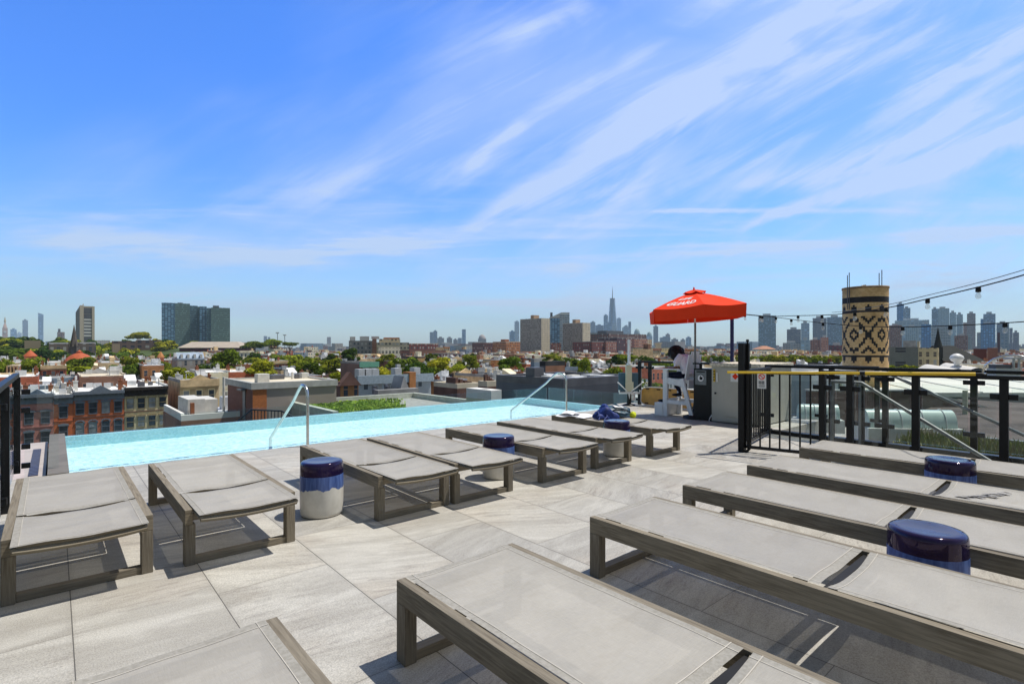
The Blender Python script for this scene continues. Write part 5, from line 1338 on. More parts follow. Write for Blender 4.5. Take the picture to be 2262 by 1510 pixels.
FAR=[ # p0,p1,ytop,D,mat,base-ish extras,label
 (1334,1343,696,4300,hz1,'pale blue stepped tower directly left of the spired skyscraper'),(1305,1315,711,4300,hz2,'short dark blue glass tower left of the skyline cluster beside the beige slab'),(1316,1333,718,4350,hz2,'broad low blue block between the dark glass tower and the spired skyscraper'),
 (1352.5,1362,715,4000,hz4,'short pale green tower in front of the spired skyscraper'),(1363,1372,703,4700,hz4,'pale slab directly right of the spired skyscraper'),(1338,1351,713,4150,hz1,'blue mid-height block at the foot of the spired skyscraper'),
 (1444,1454,720,3900,hz2,'slim dark blue tower right of the domed blocks'),(1459,1481,745,3600,hz2,'square steel blue block behind the lifeguard, leftmost of its cluster'),(1471,1480,738,3800,hz3,'stone topped tower peeking over the square steel blue block'),(1484,1498,749,3700,hz3,'low stone block right of the square steel blue block'),(1504,1514,750,3700,hz3,'narrow stone block between two blue ones behind the lifeguard'),(1516,1527,745,3600,hz1,'blue slab left of the umbrella pole'),
 (1137,1147,710,4400,hz4,'slender light blue tower left of the beige slab tower'),(1126,1138,732,3500,hz1,'shorter blue block touching the slender light blue tower'),
 (1021,1029,727,4200,hz1,'slim dark blue tower standing alone near the centre of the skyline'),(950,957,733,4100,hz2,'left half of a pair of grey blue towers near the centre'),(957.5,966,731,4150,hz2,'right half of a pair of grey blue towers near the centre'),(966.5,981,746,3600,hz3,'low brownish block right of the grey blue pair'),(988,999,746,3500,hz3,'brown setback block between grey pair and slim blue tower'),(1002,1011,750,3600,hz3,'low dark brown block left of the slim blue tower'),(1012,1020,746,3700,hz2,'dark block touching the slim blue tower on its left'),
 (24,37,727,4000,hz1,'short blue glass block right of the clock tower'),(38,48,735,4300,hz4,'low pale block between two blue ones at far left'),(50.5,62,707,4100,hz2,'dark blue slab at far left'),(723,731,744,4500,hz3,'tiny block far away above the brick houses'),(583,590,742,4600,hz2,'tiny grey tower left of the light pole trees'),(592,597,744,4700,hz2,'tiny grey block left of the light pole trees')]
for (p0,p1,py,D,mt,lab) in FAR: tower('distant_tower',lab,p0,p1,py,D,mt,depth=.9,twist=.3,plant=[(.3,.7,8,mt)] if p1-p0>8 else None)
# rounded and shaped ones
def domed(label,p0,p1,py,pyd,D,mt,dm,cat='tower'):
    t,w,dd,h=tower('domed_tower',label,p0,p1,py,D,mt,depth=.9); hh=(py-pyd)*D/FPX
    MB().lathe([(w*.46,h+.1),(w*.42,h+hh*.35),(w*.3,h+hh*.72),(w*.12,h+hh*.95),(.5,h+hh)],18,c=(0,dd/2,0)).build('dome',dm,t); return t,w,dd,h
copper=mat('hazy_green_copper',(.22,.32,.32),.6)
domed('square tower with a green domed cap right of the spired skyscraper',1400,1414,736,725,4200,hz3,copper)
domed('broad tower with a small dome left of the slim dark blue tower',1428,1441,742,732,4100,hz4,copper)
domed('dark stone tower with a pointed dome and two masts at centre',1056,1074,748,738,3300,hz3,hz3)
t,w,dd,h=tower('distant_tower','pale tower with a wedge top and mast box right of the spired skyscraper',1374,1394,724,4200,hz4,depth=.9)
MB().prism([(-w*.5,h),(w*.2,h),(w*.1,h+22),(-w*.1,h+22)],0,dd).build('wedge_top',hz4,t); MB().box(w*.2,w*.5,dd*.2,dd*.6,h+.1,h+50).build('corner_turret',hz2,t)
t,w,dd,h=tower('distant_tower','tall blue glass tower with a slanted top at far left',84,96,694,4000,hz1,depth=.9); MB().prism([(-w/2,h),(w/2,h),(-w/2,h+10)],0,dd).build('slanted_top',hz1,t)
# clock tower
D=3500; t,w,dd,h=tower('clock_tower','pinkish stone clock tower with a pyramid roof at the left edge','5' and 5,17,724,D,mat('rosy_stone',(.48,.34,.26),.8,var=.1,vs=.02),depth=1)
s=D/FPX; b=MB(); b.lathe([(w*.60,h),(w*.10,h+14*s)],4); b.v=[(v[0]*cos(pi/4)-v[1]*sin(pi/4),v[0]*sin(pi/4)+v[1]*cos(pi/4)+dd/2,v[2]) for v in b.v]; b.build('pyramid_roof',mat('rosy_roof',(.40,.28,.22),.8),t); MB().tube([(0,dd/2,h+13*s),(0,dd/2,h+24*s)],[6,1],8).build('lantern',mat('gilt',(.4,.3,.1),.5),t); MB().lathe([(w*.3,0),(w*.3,2)],16,c=(0,0,0)).xf(Matrix.Translation((0,0,h*.82))@Matrix.Rotation(pi/2,4,'X')).build('clock_face',M['trimwhite'],t)
tower('distant_tower','brownish block behind the hill trees left of the church spire',128,143,733,1500,F('far_brown',(.20,.15,.14),bw=5,fh=4,ww=.5,wh=.5),twist=.4,plant=[(.1,.4,9,M['darkmetal'])])

# church spire
D=300; x,y,_=at(160,D); t=empty('church',(x,y,GZ),-YAW+.3,'dark stone church with a tall needle spire at left','church'); s=D/FPX; dkst=mat('dark_spire_stone',(.10,.085,.07),.85,var=.25,vs=.6)
zt=zat(765,D)-GZ; MB().box(-1.9,1.9,0,3.8,0,zt).build('tower',dkst,t); b=MB(); b.lathe([(2.3,zt),(1.5,zt+(765-750)*s),(.05,zt+(765-716)*s)],8,c=(0,1.9,0),sm=False); 
for a in (-1.7,1.7):
    for c in (.2,3.6): b.lathe([(.4,zt),(.35,zt+1.4),(.02,zt+3.4)],6,c=(a,c,0),sm=False)
b.build('spire',dkst,t); b=MB(); b.prism([(-5,0),(5,0),(5,9),(0,15),(-5,9)],4,26); b.build('nave',dkst,t)
MB().box(-.6,.6,-.06,-.003,zt-5,zt-2).build('belfry_window',M['darkmetal'],t)
# red domed roof
D=215; x,y,_=at(157,D); t=empty('red_roofed_hall',(x,y,GZ),-YAW,'hall with a bulging orange red tiled roof below the spire','building'); s=D/FPX
zt=zat(797,D)-GZ; rdm=mat('orange_red_tile',(.42,.10,.04),.7,var=.12,vs=.8); MB().box(-4.2,4.2,0,9,0,zt).build('wall',FM['brown brick'],t)
MB().lathe([(5.0,zt),(4.2,zt+1.2),(2.8,zt+2.4),(1.2,zt+3.1),(.9,zt+3.2)],8,c=(0,4.2,0)).build('roof',rdm,t); b=MB(); b.box(-.7,.7,3.5,4.9,zt+3.21,zt+3.8); b.lathe([(1.0,zt+3.81),(.1,zt+4.4)],4,c=(0,4.2,0)); b.build('lantern',rdm,t)
t2,w,d,h=block('red_brick_terrace','red brick terrace with tan bays at the left edge above the railing',12,-40,42,150,838-28,F('terrace_red',(.33,.10,.05),bw=1.9,fh=3.1,ww=.45,wh=.6,trim=(.5,.36,.2)),None,RM['cream'],cat='house',depth=12)
b=MB()
for k in range(4): b.box(w*(.08+.25*k),w*(.2+.25*k),-1.0,-.01,0,h+.3)
b.build('bay',F('terrace_bay',(.52,.34,.18),bw=1.1,fh=3.1,ww=.5,wh=.6),t2)
block('corner_turret_house','red brick corner house with a small conical red turret',66,60,75,190,788,FM['red brick'],None,RM['cream'],cat='house',depth=12)
x,y,_=at(67,188); t=empty('turret',(x,y,GZ),0,'conical red tiled turret beside the dark green trees at left','turret'); zt=zat(786,188)-GZ; MB().lathe([(1.6,0),(1.6,zt)],12).build('drum',FM['red brick'],t); MB().lathe([(2.0,zt),(.05,zt+2.2)],12).build('cone_roof',rdm,t)
t,w,d,h=block('turreted_house','red brick house with a square turret and pyramid roof, left of the blue roofed row',344,308,382,200,796,F('turret_red',(.26,.10,.06),bw=1.8,fh=3.1,ww=.4,wh=.6,brick=False,trim=(.4,.25,.15)),None,RM['white'],cat='house',depth=13)
MB().box(w*.15,w*.45,-1,2,h-6,h+1.2).build('turret',FM['red brick'],t); b=MB(); b.lathe([(w*.24,h+1.2),(.05,h+3.4)],4,c=(w*.3,.5,0)); b.build('turret_roof',PM['rust brown'],t)
t,w,d,h=block('slate_roofed_row','row house block with a pale blue slate roof and white dormers',392,385,452,190,794,F('slate_row',(.34,.30,.26),bw=1.7,fh=3.0,ww=.45,wh=.55),None,mat('pale_blue_slate',(.30,.36,.44),.6,var=.2,vs=1),cat='house',depth=12)
b=MB(); b.face([(0,-.1,h),(w,-.1,h),(w,3,h+2.6),(0,3,h+2.6)]); b.face([(0,3,h+2.6),(w,3,h+2.6),(w,12,h+2.4),(0,12,h+2.4)]); b.build('mansard_roof',mat('blue_mansard',(.26,.33,.42),.6,var=.2,vs=1),t)
for k in range(4): MB().box(w*(.12+.24*k),w*(.2+.24*k),.1,1.5,h+.4,h+1.9).build('dormer',M['trimwhite'],t)
for (pc,pl,pr,D,py,wl,lab) in ((128,120,190,118,832,'dark brick','dark fronted house with a white roof and black openings below the red dome'),(215,208,330,112,852-18,'brown brick','long brown brick house back wall with a broad white roof'),(312,262,356,104,840-6,'tan','tan rendered house with a bright cream side wall')):
    block('row_house',lab,pc,pl,pr,D,py,FM[wl],PM['cream'] if wl=='tan' else PM[wl],RM['white'],cat='house',depth=12,reserve=False) if 0 else None

# campus buildings and arena on the rise
HB=-4
brs=F('campus_brown',(.15,.095,.075),bw=6,fh=4.5,ww=.5,wh=.5,glass=(.03,.03,.04),curtain=.1)
tower('school_block','long low brown school block on the rise left of the glass towers',247,300,753,470,brs,depth=.4,base=-14); tower('school_block','higher brown school block with dark openings, touching the twin towers',300,357,751,500,brs,depth=.4,base=-14,plant=[(.05,.2,1.2,M['metalbox']),(.5,.6,2,M['metalbox'])])
tower('school_annex','small tan annex in front of the brown school block',248,265,759,440,mat('tan_annex',(.36,.27,.19),.8),base=-16,depth=.8)
D=480; x,y,_=at(460,D); t=empty('arena',(x,y,-14),-YAW,'broad low arena with a long beige hipped roof under the glass towers','arena'); s=D/FPX; L=70*s; zt=zat(768,D)+14; zr=zat(754,D)+14
MB().box(-L,L*.92,4,34,0,zt).build('wall',F('arena_wall',(.17,.045,.06),bw=8,fh=6,ww=.6,wh=.3,glass=(.05,.03,.04)),t)
b=MB(); e=[(-L*1.03,2,zt+.1),(L*1.02,2,zt+.1),(L*1.02,36,zt+.1),(-L*1.03,36,zt+.1)]; rg=[(-L*.88,17,zr),(L*.62,17,zr)]; rg2=[(-L*.88,21,zr),(L*.62,21,zr)]
b.face([e[0],e[1],rg[1],rg[0]]); b.face([e[1],e[2],rg2[1],rg[1]]); b.face([e[2],e[3],rg2[0],rg2[1]]); b.face([e[3],e[0],rg[0],rg2[0]]); b.face([rg[0],rg[1],rg2[1],rg2[0]]); b.build('hipped_roof',mat('beige_standing_seam',(.42,.36,.29),.7,var=.06,vs=.2),t)
b=MB(); b.box(L*.1,L*.7,3.9,3.99,.5,zt*.55); b.build('red_panel',mat('maroon_panel',(.30,.05,.07),.7),t)
tower('gabled_hall','long low hall with pale gabled roofs behind the church spire',108,152,759,330,F('hall_wall',(.14,.11,.09),bw=3,fh=4,ww=.5,wh=.6),base=-14,depth=.4,plant=[(0,1,.7,M['metalbox'])]); tower('gabled_hall','low hall with a pale roof right of the church spire',166,212,758,335,F('hall_wall2',(.15,.12,.10),bw=3,fh=4,ww=.5,wh=.6),base=-14,depth=.4,plant=[(0,1,.7,M['metalbox'])])
tower('low_block','small khaki block among the hill trees at far left',54,90,752,430,mat('khaki_block',(.27,.22,.14),.85),base=-14,depth=.5)
# middle of the view
cb=F('cream_terrace',(.52,.46,.32),bw=3,fh=3.4,ww=.6,wh=.45,glass=(.07,.07,.07),curtain=.2)
t=multi('terraced_block','large cream and brown terraced apartment block at centre left',[(770,822,752,4,26,F('grey_terrace',(.22,.22,.21),bw=3,fh=3.4,ww=.5,wh=.5)),(822.2,832,748,0,26,PM['brown brick']),(832.2,905,756,-4,26,cb),(838,886,748,4,20,F('cream_terrace2',(.48,.42,.30),bw=3,fh=3.4,ww=.5,wh=.5))],430,GZ,cat='building',plants=[(772,784,743,752,6,M['trimwhite']),(794,815,742,752,8,M['trimwhite']),(820,838,742,748,6,M['metalbox']),(848,885,744.5,748,8,PM['rust brown'])])
BLD.append((765,910,415,470))
block('white_gridded_block','cream six storey block with a dark window grid in front of the terraced block',842,836,884,300,768,F('cream_grid',(.56,.52,.40),bw=2.2,fh=3.0,ww=.6,wh=.48,glass=(.06,.07,.07),curtain=.1),None,RM['cream'])
block('red_block','long dark red block with a flat roof at centre',900,895,968,480,759,F('dark_red_block',(.17,.05,.04),bw=3,fh=3.4,ww=.5,wh=.5),None,RM['cream'],depth=20)
block('brown_roofed_school','brown hip roofed school building at centre',905,894,985,330,775,F('rust_school',(.24,.11,.07),bw=2.4,fh=3.2,ww=.5,wh=.55),None,mat('brown_tile_roof',(.19,.12,.09),.8),depth=18)
block('maroon_building','dark maroon building with a pale roof left of the rounded tree',986,978,1018,300,782,F('maroon_b',(.14,.035,.035),bw=2.6,fh=3.2,ww=.5,wh=.5),None,RM['grey'],depth=16)
block('blank_gable_building','brown building with a blank windowless side wall and tan front',922,886,938,180,791,F('tan_front',(.50,.32,.13),bw=1.6,fh=3,ww=.4,wh=.55),mat('blank_brown',(.20,.145,.125),.9,var=.1,vs=.3),RM['black'])  # tan front wall, darker brown side wall
t,w,d,h=block('green_corniced_building','tan building with a bright green cornice and green bays',796,752,834,120,804,F('green_bay',(.42,.33,.20),bw=2.3,fh=3.4,ww=.5,wh=.6,glass=(.05,.12,.09)),mat('brown_stucco_side',(.25,.17,.14),.9,var=.1,vs=.3),RM['grey'],cornice=mat('verdigris_green',(.16,.40,.29),.6))
for q in (.08,.58): MB().box(w*q,w*q+1.6,-.7,-.01,0,h-.9).build('green_bay',F('bay_g%d'%int(q*100),(.12,.24,.18),bw=1.6,fh=3.4,ww=.7,wh=.6),t)
t,w,d,h=block('orange_brick_block','long dark brown brick block left of the orange one',1070,1064,1117,620,757,F('mill_brown',(.16,.07,.06),bw=3,fh=3.3,ww=.5,wh=.5),None,RM['grey'],depth=24)
t,w,d,h=block('orange_brick_block','bright orange brick block left of the beige slab tower',1118,1114,1149,600,755,F('mill_orange',(.42,.17,.06),bw=2.6,fh=3.2,ww=.45,wh=.5),None,RM['cream'],depth=24,plant=[(.1,.4,.2,.5,3,'brickchim')])
tower('distant_tower','red brick block between the two beige slabs',1216,1240,757,690,F('gap_red',(.28,.10,.06),bw=3,fh=3.2,ww=.5,wh=.5),depth=.7)
tower('office_block','left one of two white banded office blocks right of the beige slabs',1304,1320,734,1100,gw,depth=.7,group='white banded offices'); tower('office_block','right one of two white banded office blocks right of the beige slabs',1323,1338,739,1050,gw,depth=.7,group='white banded offices')
t,w,d,h=block('warehouse','huge dark brown terminal building with a long roof under the spired skyscraper',1345,1335,1428,800,737,F('terminal_brown',(.15,.075,.06),bw=5,fh=4.5,ww=.4,wh=.6),None,mat('terminal_roof',(.17,.19,.18),.7),depth=60,plant=[(.02,.45,.1,.4,5,'darkmetal')])
for (pc,pr,D,py,c,lab) in ((1308,1338,520,755,(.20,.06,.05),'dark red brick block with regular windows left of the pool lift mast'),(1338.5,1362,530,754,(.34,.15,.11),'lighter rose brick wing left of the pool lift mast'),(1363,1382,560,746,(.09,.04,.05),'dark purple brick stair tower behind the pool lift mast'),(1382.5,1400,570,747,(.19,.075,.06),'brown brick block directly right of the pool lift mast'),(1400.5,1430,580,748,(.36,.17,.11),'rose brick block right of the pool lift mast'),(1430.5,1440,600,750,(.48,.36,.22),'tan end bay of the rose brick block')):
    block('brick_block',lab,pc,pc-3,pr,D,py,F('bb%d'%pc,c,bw=2.8,fh=3.3,ww=.42,wh=.55),None,RM['grey'],depth=26)
block('yellow_terminal','long yellow and cream colonnaded terminal behind the lifeguard',1440,1434,1496,420,769,F('yellow_colonnade',(.60,.47,.22),bw=2.2,fh=5,ww=.5,wh=.6,glass=(.2,.17,.12),curtain=.2),None,mat('green_grey_roof',(.22,.24,.20),.8),depth=20)
x,y,_=at(1455,400); t=empty('cupola',(x,y,GZ),-YAW,'small cream cupola block above the yellow terminal','cupola'); zt=zat(759,400)-GZ; MB().box(-2,2,0,4,0,zt).build('wall',mat('cream_cupola',(.58,.52,.38),.8),t); MB().box(-2.6,2.6,-.5,4.5,zt,zt+.8).build('roof',RM['cream'],t)
# silhouettes beyond the tree belt, right of the umbrella
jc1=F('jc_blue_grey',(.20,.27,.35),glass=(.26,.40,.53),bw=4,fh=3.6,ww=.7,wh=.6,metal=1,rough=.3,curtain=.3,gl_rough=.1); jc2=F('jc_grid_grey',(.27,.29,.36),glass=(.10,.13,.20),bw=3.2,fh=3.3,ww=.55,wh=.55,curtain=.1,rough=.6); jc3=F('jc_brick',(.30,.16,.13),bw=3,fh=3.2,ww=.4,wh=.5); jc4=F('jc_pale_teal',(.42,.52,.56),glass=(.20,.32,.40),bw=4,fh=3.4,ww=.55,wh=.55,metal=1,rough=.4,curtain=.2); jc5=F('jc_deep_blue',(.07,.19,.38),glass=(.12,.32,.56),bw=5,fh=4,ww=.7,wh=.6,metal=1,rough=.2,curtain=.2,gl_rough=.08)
JC=[(1675,1714,697,1500,jc1,'blue grey glass tower with a flat top standing alone right of the umbrella'),(1738,1769,727,1450,jc2,'dark gridded block left of the paler slab under the strings of bulbs'),(1769.5,1788,713,1800,hz4,'pale blue slab behind the dark gridded block'),(1795,1826,702,1650,jc2,'left half of a tall grey gridded tower left of the patterned chimney'),(1826.5,1861,700,1660,jc1,'right half of the tall grey tower beside the patterned chimney'),(1729,1768,757,900,gw,'low white office box in front of the dark gridded block'),(1790,1812,750,800,jc3,'dark side of a red brick block left of the patterned chimney'),(1812.5,1830,745,790,F('jc_rose',(.42,.22,.17),bw=3,fh=3.2,ww=.3,wh=.4),'rose brick block with a stepped top left of the patterned chimney'),(1768.5,1790,751,1250,hz4,'pale hazy block between white office and rose brick block'),(1830.5,1866,762,700,F('jc_maroon',(.17,.05,.06),bw=5,fh=4,ww=.6,wh=.5),'low maroon building with a white roof edge left of the chimney'),
 (1981,1997,671,1900,jc5,'tallest deep blue tower right of the patterned chimney'),(1995,2011,680,1850,jc1,'grey blue flank of the tallest deep blue tower'),(1963,1992,718,1100,jc3,'dark red gridded block immediately right of the chimney'),(1976,2052,707,1500,hz4,'long light blue glass podium building'),(2000,2028,722,1300,jc4,'pale hazy tower with faint grid below the blue podium building'),(2035,2057,716,1200,jc5,'deep blue glass block behind the yellow stone building'),
 (2058,2072,682,1700,jc1,'left part of the broad grey slab group'),(2068,2097,681,1750,jc4,'broad grey teal slab with a roof terrace'),(2057,2100,722,1150,gw,'pale striped office behind the church spire at right'),(2097.5,2112,690,1650,jc4,'second step of the grey teal slab group'),(2112.5,2127,694,1600,jc4,'lowest step of the grey teal slab group'),(2127.5,2136,712,1800,jc3,'low brownish block in the gap left of the slim stone tower'),(2136,2155,692,1700,F('jc_stone',(.33,.29,.29),bw=3,fh=3.2,ww=.45,wh=.5),'slim grey brown stone tower with a crown'),(2108,2140,741,950,jc3,'low brown block in front of the grey teal slabs'),(2138,2147,739,930,gw,'small bright white block below the slim stone tower'),
 (2166,2172,704,1500,jc5,'thin blue edge slab left of the domed glass tower'),(2172,2199,693,1500,jc1,'blue tower with a rounded shoulder near the right edge'),(2166,2198,716,1350,jc5,'dark blue lower half of the tower near the right edge'),(2158,2166,734,1700,hz2,'small blue grey block between stone tower and blue tower'),(2201,2229,714,1450,hz2,'blue grey block with a water mast at the right edge'),(2229.5,2237,724,1500,jc2,'stepped flank of the blue grey block at the right edge'),(2237.5,2251,734,1500,jc2,'lowest step of the blocks at the right edge')]
for (p0,p1,py,D,mt,lab) in JC:
    tower('city_tower',lab,p0,p1,py,D,mt,depth=.6,base=GZ,plant=[(.25,.7,3.5 if D<1200 else 6,M['metalbox'])] if p1-p0>12 else None)
x,y,_=at(1694,880); t=empty('red_roofed_pavilion',(x,y,GZ),-YAW,'low pavilion with a terracotta hipped roof in front of the lone glass tower','building'); zt=zat(771,880)-GZ; MB().box(-14,14,0,20,0,zt).build('wall',FM['cream'],t); MB().lathe([(20,zt),(4,zt+5.5)],4,c=(0,10,0),sm=False).xf(Matrix.Translation((0,10,0))@Matrix.Rotation(pi/4,4,'Z')@Matrix.Translation((0,-10,0))).build('roof',mat('terracotta',(.45,.22,.13),.8),t)
# right, near: grey block, yellow block, church, brick, warehouse roofs
gyb=F('grey_flank',(.26,.25,.225),bw=6,fh=4.2,ww=.42,wh=.32,glass=(.06,.06,.07),curtain=.1,rough=.85)
t,w,dd,h=tower('stone_building','broad grey stone flank with paired windows right of the patterned chimney',1962,2028,766,160,gyb,depth=.5,twist=.12,cat='building')
t,w,dd,h=tower('stone_building','yellow stone building with many small windows, taller roof block on its left corner',2025,2073,768,175,F('yellow_windows',(.62,.50,.28),bw=1.9,fh=2.6,ww=.42,wh=.6,glass=(.14,.11,.08),curtain=.1),depth=.6,twist=-.1,cat='building'); MB().box(-w*.5,-w*.38,1,4,h+.01,h+2.2).build('corner_block',RM['cream'],t)
tower('stone_building','square grey attic block above the grey flank',1995,2024,752,185,PM['grey'],depth=.5,cat='building')
D=190; x,y,_=at(2128,D); t=empty('church',(x,y,GZ),-YAW,'stone church with a big dark slate roof and needle spire at right','church'); s=D/FPX; zt=zat(797,D)-GZ; zr=zat(763,D)-GZ
MB().box(-6.6,6.4,0,12,0,zt).build('wall',mat('church_stone',(.26,.19,.15),.85,var=.2,vs=.8),t); sl=mat('dark_slate_roof',(.028,.031,.028),.85,var=.12,vs=.6)
b=MB(); e_=[(-7.6,-.6,zt),(7.6,-.6,zt),(7.6,12.6,zt),(-7.6,12.6,zt)]; r1=(-6.4,6,zr); r2=(1.6,6,zr); b.face([e_[0],e_[1],r2,r1]); b.face([e_[1],e_[2],r2]); b.face([e_[2],e_[3],r1,r2]); b.face([e_[3],e_[0],r1]); b.build('slate_roof',sl,t)
b=MB(); b.box(-8.9,-6.9,.5,2.5,0,zr-.5); b.lathe([(1.3,zr-.5),(.8,zr+2),(.05,zat(722,D)-GZ)],8,c=(-7.9,1.5,0),sm=False); b.build('spire',sl,t); b=MB(); b.box(-3.6,-1.4,-1.2,.5,zt-3,zt+.6); b.prism([(-3.9,zt+.6),(-1.1,zt+.6),(-2.5,zt+1.9)],-1.3,.6); b.build('dormer',M['trimwhite'],t)
tower('brick_building','dark red brick building with a white edged front right of the church',2150,2180,770,210,F('dark_red_b',(.20,.07,.05),bw=60,ww=0,brick=True),depth=.6,cat='building'); tower('brick_building','lighter brick end bay with a white top right of the church',2180.5,2204,768,205,F('rose_red_b',(.33,.16,.11),bw=60,ww=0,brick=True),depth=.6,cat='building')
tower('tall_chimney','dark round factory stack near the right edge',2203,2209,734,420,mat('dark_stack',(.10,.07,.08),.8),depth=1,cat='chimney')

# patterned brick chimney
def chimney():
    D=30; x,y,_=at(1911,D); s=D/FPX; R=49.5*s*.87; base=-9.0
    t=empty('brick_chimney',(x,y,base),0,'round tan brick chimney top with black stepped diamond patterns and rods','chimney')
    cell=4.2*s; ztop=zat(637,D)-base; nr=int(ztop/cell)
    ncol=70; per=14
    def bm_(name,a,b_):
        q=NT(name); co=q.coord('UV'); bt=q.nd('ShaderNodeTexBrick'); q.L.new(co,bt.inputs[0]); bt.inputs['Scale'].default_value=4.6; bt.inputs['Mortar Size'].default_value=.014
        bt.inputs['Color1'].default_value=a+(1,); bt.inputs['Color2'].default_value=b_+(1,); bt.inputs['Mortar'].default_value=tuple(c*.7 for c in a)+(1,)
        n=q.noise(q.coord('Object'),1.6,5); q.base(q.mix(q.ss(n,.45,.8),bt.outputs[0],tuple(c*.72 for c in a))); q.set(Roughness=.75); return q.mt
    tm=bm_('tan_glazed_brick',(.66,.41,.17),(.82,.57,.28)); km=bm_('black_glazed_brick',(.012,.011,.012),(.03,.028,.03))
    HALF=['00100011','01100011','11000110','10000100','00001100','00011000','00010001','01100011','11100110','10001100']
    def pat(r,c):   # r counts rows from the rim, c columns within one repeat
        d=min(c,per-c); h=min(d,7-d)
        if r in (5,6,7): return 1
        if r in (9,10,11): return int(h<=(0,1,1)[r-9])
        if r==12: return 1
        if 15<=r<=33: return int(HALF[abs(r-24)][d])
        if r==35: return 1
        if r in (36,37,38): return int(h<=(1,1,0)[r-36])
        if 44<=r<=48: return int(h<=0)
        return 0
    b=MB(); i=0
    for r in range(nr+1):
        z=ztop-r*cell
        for c in range(ncol):
            a=2*pi*c/ncol; b.v.append((R*cos(a),R*sin(a),max(z,0)))
    # line a diamond axis up a little left of the side facing the deck
    face=atan2(-y,-x); a0=face+radians(40.8); c0=a0/(2*pi/ncol)
    for r in range(nr):
        for c in range(ncol):
            c2=(c+1)%ncol; rel=int(math.floor(c-c0))%per
            b.f.append((r*ncol+c,(r+1)*ncol+c,(r+1)*ncol+c2,r*ncol+c2)); b.m.append(pat(r,rel)); b.sm.append(True)
            w=2*pi*R/ncol; b.uv.append([(c*w,-r*cell),(c*w,-(r+1)*cell),((c+1)*w,-(r+1)*cell),((c+1)*w,-r*cell)])
    for f in range(len(b.f)): b.f[f]=tuple(reversed(b.f[f])) if 0 else b.f[f]
    b.build('patterned_shaft',[tm,km],t)
    MB().lathe([(R-.25,ztop-.4),(R-.25,ztop+.03),(R+.03,ztop+.05),(R+.03,ztop-.06),(R+.002,ztop-.07)],48,cap=False).build('rim',mat('stained_rim',(.28,.19,.11),.9,var=.4,vs=3),t)
    for k,(px,py0) in enumerate(((1872,608),(1876,602),(1942,603),(1948,596))):
        q=Vector(at(px,D-R*.3 if k%2 else D-R*.3)); MB().tube([(q.x-x,q.y-y,ztop-1.2),(q.x-x,q.y-y,zat(py0,D-R*.3)-base)],.022,6).build('lightning_rod',M['darkmetal'],t)
    MB().tube([(-.3,0,ztop),(-.2,.1,ztop+.16),(.1,.0,ztop+.2),(.3,.1,ztop+.05)],.03,6).build('pipe_stub',M['steel_dull'],t)
    BLD.append((1855,1965,20,60))
chimney()

